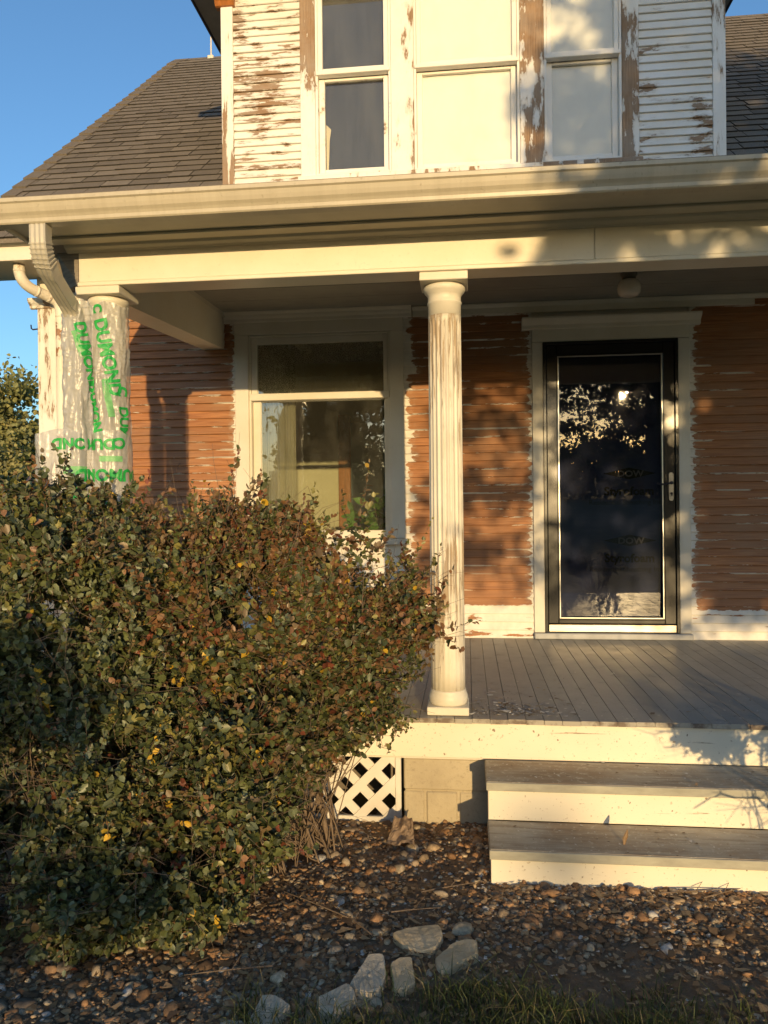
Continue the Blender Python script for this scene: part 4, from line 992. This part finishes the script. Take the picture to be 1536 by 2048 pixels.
tree('broadleaf_tree', 'round olive tree lower down behind the house corner', (-11.9, 12.0, -.5), 3.4, [(-11.9, 12, 1.5, 1.1, 1.1, 1.2), (-12.9, 12.2, 1.4, 1.1, 1.1, 1.1)], 110, 16000, (.08, .15), FAR+DKT, 22, 'trees behind the house', clump=.28)
tree('broadleaf_tree', 'low dark green tree nearest the peeling corner board', (-10.2, 8.0, -.5), 2.4, [(-9.3, 8, .8, 1.2, 1.0, .95), (-10.6, 8.2, .7, 1.2, 1.0, .9)], 110, 11000, (.07, .13), DKT, 23, 'trees behind the house', clump=.24)
# trees across the yard behind the viewer: they dapple the house and stand in the glass
sdv = (SD.x, SD.y, SD.z)
tree('yard_tree', 'spreading yard tree reflected in the storm door glass', (4.1, -10.4, -.5), 7.0, [(4.0, -10.2, 3.9, 1.9, 1.4, 2.6), (5.6, -10.3, 4.1, 1.8, 1.4, 2.6), (3.2, -10.2, 2.3, 1.2, 1.0, 1.2), (4.6, -10.2, 2.2, 1.7, 1.2, 1.1), (3.1, -10.2, 5.1, .9, 1.0, 1.3), (1.85, -10.1, 2.5, .6, .8, 1.3), (2.6, -10.2, 3.4, .7, .9, .8), (3.6, -10.2, 5.7, 1.2, 1.0, 1.1), (4.8, -10.2, 5.6, 1.4, 1.0, 1.3), (3.5, -10.2, 4.5, 1.2, 1.0, .9)], 560, 58000, (.06, .125), DKT, 31, 'plants across the yard', ((.578, -.03, 1.733), sdv, .07), .16, .2)
tree('yard_tree', 'slender yard tree reflected in the parlour window', (-3.4, -13.0, -.5), 6, [(-3.3, -13, 3.0, 1.2, 1.1, 2.0), (-4.2, -13, 2.4, 1.1, 1.1, 1.6)], 110, 9000, (.10, .18), DKT, 32, 'plants across the yard', None, .13, .28)
tree('added_shading_shrub', 'dense added shrub shading the left front shrub, dark in the parlour window reflection', (-.9, -10.9, -.5), 1.9, [(-.55, -10.9, .55, .75, .7, 1.05), (-1.5, -10.9, .5, .9, .7, 1.1), (-2.6, -10.9, .3, .9, .7, .9)], 120, 7000, (.06, .11), DKT, 33, 'plants across the yard', None, .05, .16)  # unseen shrub added as an occluder, keeps sun off the left front shrub
n = 26000; X = rng.uniform(-34, 36, n); top = 2.7+.45*np.sin(X*.9)+.3*np.sin(X*2.3+1); C = np.stack([X, -45+rng.normal(size=n)*1.2, -.5+(top+.5)*rng.random(n)**.8], 1); Lf = rng.uniform(.3, .55, n)
o = bpy.data.objects.new('treeline', leaf_mesh('treeline', C, rng.normal(size=(n, 3)), rng.normal(size=(n, 3)), Lf, Lf*.7, np.array(DKT)[rng.integers(2, size=n)], M['tree_leaf'])); link(o); tag(o, 'dark line of low trees along the far side of the yard', 'treeline', kind='stuff')

# ------------------------------------------------------------------ gravel, stones, grass, litter
def ico(n):
    bm = bmesh.new(); bmesh.ops.create_icosphere(bm, subdivisions=n, radius=1); v = np.array([q.co[:] for q in bm.verts]); f = np.array([[q.index for q in fc.verts] for fc in bm.faces]); bm.free(); return v, f
IV, IF = ico(2)
PEB = np.array([(.52, .31, .165), (.42, .235, .12), (.60, .43, .26), (.33, .25, .18), (.50, .28, .14), (.64, .51, .34), (.28, .18, .11), (.42, .33, .23)])
def gravel_mesh(name, X, Y, Rr, seed):
    r_ = np.random.default_rng(seed); n = len(X); V = []; 
    tpls = []
    for k in range(8):
        o = r_.normal(size=3)*5; d = np.array([1+.28*mnoise.noise(Vector(v*1.3+o))+.10*mnoise.noise(Vector(v*3+o)) for v in IV]); tv = IV*d[:, None]
        for _ in range(7):
            nn = r_.normal(size=3); nn /= np.linalg.norm(nn); h = r_.uniform(.42, .78); e = tv@nn; tv = tv-np.maximum(e-h, 0)[:, None]*nn[None]*.85
        tpls.append(tv)
    tp = np.array(tpls)[r_.integers(8, size=n)]; sc = np.stack([r_.uniform(.85, 1.45, n), r_.uniform(.75, 1.05, n), r_.uniform(.5, .8, n)], 1)*Rr[:, None]
    a = r_.uniform(0, 6.283, n); ti = r_.normal(size=n)*.35; ca, sa = np.cos(a), np.sin(a)
    P = tp*sc[:, None, :]; x, y, z = P[..., 0], P[..., 1], P[..., 2]; ct, st = np.cos(ti)[:, None], np.sin(ti)[:, None]; y, z = y*ct-z*st, y*st+z*ct
    x, y = x*ca[:, None]-y*sa[:, None], x*sa[:, None]+y*ca[:, None]
    gz = np.array([GZ+ground_h(q, w) for q, w in zip(X, Y)]); V = np.stack([x+X[:, None], y+Y[:, None], z+(gz+Rr*r_.uniform(-.35, .38, n))[:, None]], 2)
    Fc = (np.arange(n)*len(IV))[:, None, None]+IF[None]
    cols = PEB[r_.integers(len(PEB), size=n)]*r_.uniform(.6, 1.25, (n, 1)); wh = r_.random(n) < .02; cols[wh] = (.62, .58, .52)
    return np_mesh(name, V.reshape(-1, 3), Fc.reshape(-1, 3), M['pebble'], np.repeat(cols, len(IV), axis=0), False)
def bed_edge(x):  # front limit of the gravel
    return -3.62 if x < -1.2 else (-3.62+(x+1.2)*.55 if x < -.5 else -3.23-(x+.5)*.35)
gx, gy, gr = [], [], []
while len(gx) < 12500:
    x, y = rng.uniform(-2.5, 1.15), rng.uniform(-3.75, -1.95)
    if x > -.47 and y > -2.62: continue
    d = 1.0
    if y < bed_edge(x): d = .10
    if x > -.4 and y < -2.85: d *= .45+.4*max(0, mnoise.noise(Vector((x*3, y*3, 7))))
    if -1.4 < x < -.55 and y > -2.55: d *= .6
    d *= min(1.0, max(.12, .75+1.5*mnoise.noise(Vector((x*2.3, y*2.3, 11)))))
    if rng.random() > d: continue
    gx.append(x); gy.append(y); gr.append(min(.032, .0055*math.exp(abs(rng.normal())*.62)+.0025))
go = bpy.data.objects.new('gravel', gravel_mesh('gravel', np.array(gx), np.array(gy), np.array(gr), 3)); link(go); tag(go, 'brown river gravel spread over the bed before the porch', 'gravel', kind='stuff')

def border_stone(poly, zt, zb, mat, label, seed, tilt=(0, 0)):
    r_ = np.random.default_rng(seed); P = np.array(poly); c = P.mean(0); n = 40
    # resample the outline
    seg = np.roll(P, -1, 0)-P; ln = np.hypot(*seg.T); cum = np.r_[0, np.cumsum(ln)]; ring = []
    for t in np.linspace(0, cum[-1], n, endpoint=False):
        i = np.searchsorted(cum, t, 'right')-1; ring.append(P[i]+seg[i]*(t-cum[i])/ln[i])
    ring = np.array(ring); ring = .2*np.roll(ring, 1, 0)+.6*ring+.2*np.roll(ring, -1, 0)
    lev = [(.0, 1.02), (.35, 1.02), (.62, 1.01), (.84, 1.0), (.95, .975), (1.0, .93), (1.0, .7), (1.0, .4), (1.0, .15)]; vs = []
    for h, s in lev:
        for q in ring:
            x, y = c+(q-c)*s*(1.03 if h < .5 else 1); z = zb+(zt-zb)*h; k = mnoise.noise(Vector((x*16, y*16, z*16+seed)))*.004+mnoise.noise(Vector((x*60, y*60, z*60+seed)))*.0015
            dx, dy = (q-c)/(np.hypot(*(q-c))+1e-6); vs.append((x+dx*k, y+dy*k, z+k*1.2+(x-c[0])*tilt[0]+(y-c[1])*tilt[1]))
    L = len(lev); vs.append((c[0], c[1], zt+.002)); f = [(j*n+i, j*n+(i+1) % n, (j+1)*n+(i+1) % n, (j+1)*n+i) for j in range(L-1) for i in range(n)]+[((L-1)*n+i, (L-1)*n+(i+1) % n, L*n) for i in range(n)]
    base = (float(c[0]), float(c[1]), zb)
    o = mesh_obj('border_stone', [(v[0]-base[0], v[1]-base[1], v[2]-base[2]) for v in vs], f, mat, None, False); o.location = base
    return tag(o, label, 'stone', 'stones edging the gravel bed')
border_stone([(-.831, -3.046), (-.768, -2.996), (-.669, -2.968), (-.657, -3.035), (-.68, -3.097), (-.72, -3.126), (-.782, -3.113)], -.474, -.54, M['stone_tan'], 'broad tan slab of limestone, the edging stone nearest the porch', 1, (-.05, .06))
border_stone([(-.685, -3.148), (-.631, -3.086), (-.582, -3.061), (-.543, -3.062), (-.539, -3.135), (-.6, -3.178), (-.646, -3.229), (-.672, -3.208)], -.474, -.54, M['stone_tan'], 'curved tan limestone at the end of the edging nearest the steps', 2, (.1, .06))
border_stone([(-.897, -3.174), (-.848, -3.173), (-.83, -3.252), (-.835, -3.321), (-.874, -3.351), (-.917, -3.339), (-.943, -3.309), (-.923, -3.249)], -.474, -.54, M['stone_grey'], 'long rounded grey stone, largest grey one in the edging', 3, (.0, .08))
border_stone([(-.822, -3.21), (-.792, -3.177), (-.755, -3.173), (-.734, -3.289), (-.765, -3.32), (-.804, -3.318)], -.474, -.54, M['stone_tan'], 'small upright tan block of stone beside the long grey stone', 4, (0, .12))
border_stone([(-1.025, -3.387), (-.998, -3.363), (-.942, -3.32), (-.909, -3.36), (-.92, -3.413), (-.954, -3.452), (-1.001, -3.451), (-1.021, -3.423)], -.474, -.54, M['stone_grey'], 'rounded pale stone lying against the foot of the long grey stone', 5, (.0, .06))
border_stone([(-1.194, -3.397), (-1.159, -3.394), (-1.089, -3.439), (-1.12, -3.492), (-1.15, -3.533), (-1.203, -3.505)], -.474, -.54, M['stone_grey'], 'pointed flat stone of the edging nearest the shrub', 6, (.05, .1))
border_stone([(-1.301, -3.556), (-1.27, -3.511), (-1.216, -3.511), (-1.197, -3.539), (-1.238, -3.587)], -.478, -.54, M['stone_grey'], 'half buried stone cut by the bottom edge of the photo', 7)

# grass
n = 15000; X = rng.uniform(-1.25, 1.2, n*3); Y = rng.uniform(-4.2, -3.1, n*3)
def gd(x, y):
    e = -3.315+.05*math.sin(x*9) if x > -.85 else -3.44
    k = .5+.9*mnoise.noise(Vector((x*4.5, y*4.5, 2)))
    k *= 1.0 if x < -.02 else max(.04, 1-(x+.02)*3.0)
    return k if y < e else (.22*k if y < e+.09 else 0)
keep = np.array([rng.random() < gd(a, b) for a, b in zip(X, Y)]); X, Y = X[keep][:n], Y[keep][:n]; n = len(X)
Zg = np.array([GZ+ground_h(a, b) for a, b in zip(X, Y)]); hgt = rng.uniform(.03, .095, n); lean = rng.normal(size=(n, 2))*.55; wd = rng.uniform(.0010, .0022, n); aa = rng.uniform(0, 6.283, n)
B = np.stack([X, Y, Zg-.004], 1); sx = np.stack([np.cos(aa), np.sin(aa), np.zeros(n)], 1)*wd[:, None]; mid_ = B+np.stack([lean[:, 0]*hgt*.3, lean[:, 1]*hgt*.3, hgt*.6], 1); tip = B+np.stack([lean[:, 0]*hgt, lean[:, 1]*hgt, hgt*.88], 1)
V = np.stack([B-sx, B+sx, mid_+sx*.8, mid_-sx*.8, tip+sx*.15, tip-sx*.15], 1); bI = (np.arange(n)*6)[:, None]; Q = np.concatenate([bI+np.array([[0, 1, 2, 3]]), bI+np.array([[3, 2, 4, 5]])], 1).reshape(-1, 4)
gc = np.array([(.085, .115, .035), (.12, .13, .05), (.06, .085, .03), (.24, .20, .10)])[rng.choice(4, p=[.42, .28, .2, .1], size=n)]*rng.uniform(.7, 1.3, (n, 1))
o = bpy.data.objects.new('grass', np_mesh('grass', V.reshape(-1, 3), Q, M['blade'], np.repeat(gc, 6, axis=0))); link(o); tag(o, 'thin green grass along the front of the edging stones', 'grass', kind='stuff')

# flakes of paint and dry scraps on the floor, the treads and the ground
def flakes(name, label, pts, sizes, cols, seed):
    r_ = np.random.default_rng(seed); n = len(pts); k = 6; a = np.sort(r_.uniform(0, 6.283, (n, k)), 1); rr = r_.uniform(.45, 1.1, (n, k))*sizes[:, None]; st = r_.uniform(.35, 1, n); th = r_.uniform(0, 6.283, n)
    x, y = np.cos(a)*rr, np.sin(a)*rr*st[:, None]; xx = x*np.cos(th)[:, None]-y*np.sin(th)[:, None]; yy = x*np.sin(th)[:, None]+y*np.cos(th)[:, None]; tl = r_.normal(size=(n, 2))*.22
    zz = np.abs(xx*tl[:, :1]+yy*tl[:, 1:])+.0012
    V = np.stack([xx+pts[:, :1], yy+pts[:, 1:2], zz+pts[:, 2:3]], 2); Fc = (np.arange(n)*k)[:, None]+np.arange(k)[None]
    o = bpy.data.objects.new(name, np_mesh(name, V.reshape(-1, 3), Fc, M['flake'], np.repeat(cols, k, axis=0))); link(o); return tag(o, label, 'paint flakes', kind='stuff')
def fcols(n, p=(.5, .3, .2)): return np.array([(.70, .66, .58), (.42, .33, .22), (.20, .14, .09)])[rng.choice(3, p=p, size=n)]*rng.uniform(.75, 1.1, (n, 1))
n1 = 420; q = np.stack([rng.normal(-.36, .16, n1), -2.04+np.abs(rng.normal(0, .16, n1)), np.full(n1, .001)], 1); n2 = 420; q2 = np.stack([rng.uniform(-.9, 1.3, n2), rng.uniform(-2.09, -.9, n2), np.full(n2, .001)], 1); q2[:, 1] = -2.09+(q2[:, 1]+2.09)*rng.random(n2)
q = np.concatenate([q, q2]); q[:, 1] = np.clip(q[:, 1], -2.09, -.05); flakes('floor_flakes', 'flakes of old paint scattered on the porch floor by the column', q, np.abs(rng.normal(0, .0085, len(q)))*np.r_[np.full(n1, 1.25), np.full(n2, .6)]+.0024, fcols(len(q), (.55, .33, .12)), 1)
n3 = 520; top = rng.random(n3) < .5; q = np.stack([rng.uniform(-.48, 1.3, n3), np.where(top, rng.uniform(-2.365, -2.10, n3), rng.uniform(-2.635, -2.37, n3)), np.where(top, -.1898, -.3558)], 1); flakes('tread_flakes', 'paint flakes and dirt lying on the step treads', q, np.abs(rng.normal(0, .0045, n3))+.0018, fcols(n3, (.45, .3, .25)), 2)
n4 = 900; q = np.stack([rng.uniform(-1.5, 1.0, n4), rng.uniform(-3.3, -2.08, n4), np.zeros(n4)], 1); q = q[~((q[:, 0] > -.48) & (q[:, 1] > -2.63))]; q[:, 2] = [GZ+ground_h(a, b)+.012 for a, b in q[:, :2]]; flakes('ground_flakes', 'white paint flakes dropped among the gravel', q, np.abs(rng.normal(0, .0045, len(q)))+.0018, fcols(len(q), (.7, .2, .1)), 3)
n5 = 7500; q = np.stack([rng.uniform(-2.4, 1.2, n5), rng.uniform(-3.6, -2.66, n5), np.zeros(n5)], 1); q[:, 2] = [GZ+ground_h(a, b)+.010 for a, b in q[:, :2]]; o = flakes('leaf_litter', 'brown leaf litter and bark scraps on the soil', q, np.abs(rng.normal(0, .010, len(q)))+.004, np.array([(.30, .18, .09), (.19, .115, .065), (.42, .28, .15)])[rng.integers(3, size=n5)], 4); o['category'] = 'leaf litter'
# twigs lying about
for i, (x, y, a, l) in enumerate([(-1.0, -2.95, 2.7, .3), (-.9, -3.05, 2.4, .22), (-1.2, -3.25, 3.5, .28), (-.75, -2.75, .3, .26), (.15, -2.68, .1, .3), (.55, -2.69, -.1, .34), (.3, -2.70, .35, .2), (-.85, -2.9, .1, .18)]):
    z = GZ+.022; p = [Vector((0, 0, 0)), Vector((math.cos(a)*l*.5, math.sin(a)*l*.5, .012)), Vector((math.cos(a)*l, math.sin(a)*l+.02, .004))]; mb = MB(); tube(mb, bez(p, 6), .0032, .0012, 5); tube(mb, [p[1]*.9, p[1]+Vector((.03, .05, .02))], .0018, .0007, 4)
    o = mb.build('fallen_twig', M['bark'], None, True, False); o.location = (x, y, z)
    tag(o, ['long grey twig on the gravel left of the broad tan slab', 'short twig touching the broad tan slab of limestone', 'twig between the shrub and the pointed flat stone', 'twig lying on the gravel just left of the steps', 'twig against the bottom riser below the dry leaf', 'longest twig against the bottom riser near the frame edge', 'short slanting twig against the middle of the bottom riser', 'small twig on the gravel behind the broad tan slab'][i], 'twig', 'twigs fallen on the gravel')
# curled dry leaf on the lower tread
mb = MB(); n, m = 8, 8
for j in range(m+1):
    for i in range(n+1):
        t = i/n-.5; s = j/m; w = .022*math.sin(math.pi*min(1, s*.9+.08))**.7; c = 2.3*t; mb.v.append((math.sin(c)*w*.55+.006*s, -.012*s+(1-math.cos(c))*w*.5, .055*s+.004*math.sin(s*7)))
mb.f = [(j*(n+1)+i, j*(n+1)+i+1, (j+1)*(n+1)+i+1, (j+1)*(n+1)+i) for j in range(m) for i in range(n)]
o = mb.build('dry_leaf', M['dry_leaf'], None, True, False); o.location = (.045, -2.555, -.3555); o.rotation_euler = (-.35, .25, .4); tag(o, 'curled brown dry leaf standing on the lower step', 'leaf')
# crumpled brown paper by the lattice
mb = MB(); n = 14
for j in range(n+1):
    for i in range(n+1):
        x, y = i/n-.5, j/n-.5; h = .025*mnoise.noise(Vector((x*3, y*3, 3)))+.016*abs(mnoise.noise(Vector((x*6, y*6, 6))))+.05*(y+.5); mb.v.append((x*.13*(1-.4*(y+.5)), y*.20, h))
mb.f = [(j*(n+1)+i, j*(n+1)+i+1, (j+1)*(n+1)+i+1, (j+1)*(n+1)+i) for j in range(n) for i in range(n)]
o = mb.build('crumpled_paper', simple('brown paper', (.36, .25, .16), .85, 0, .2, 14, .3), None, False, False); o.location = (-.865, -2.27, GZ+.012); tag(o, 'crumpled brown paper lying below the lattice corner', 'paper')
# houseplant on a stand inside the parlour window
hp = empty('houseplant', (-1.30, .42, .60), 'green potted houseplant behind the parlour window glass', 'plant')
MB().lathe([(.06, .60), (.075, .68), (.085, .74), (.08, .745), (.06, .74)], -1.30, .42, 20).build('pot', M['terracotta'], hp, True); MB().lathe([(.13, -.02), (.13, .02), (.03, .04), (.03, .56), (.14, .58), (.14, .599)], -1.30, .42, 20).build('stand', M['room_dark'], hp, True)
nl = 90; C = np.array([-1.30, .42, .75])+rng.normal(size=(nl, 3))*np.array([.10, .07, .10])+np.array([0, 0, .12]); D = rng.normal(size=(nl, 3))+np.array([0, -.3, .4]); L = rng.uniform(.06, .13, nl)
o = bpy.data.objects.new('leaves', leaf_mesh('leaves', C, D, rng.normal(size=(nl, 3))+np.array([0, -1, .6]), L, L*.5, np.array([(.10, .22, .035)])*rng.uniform(.6, 1.3, (nl, 1)), M['leaf'])); o.location = off(hp); link(o, hp); o['kind'] = 'stuff'
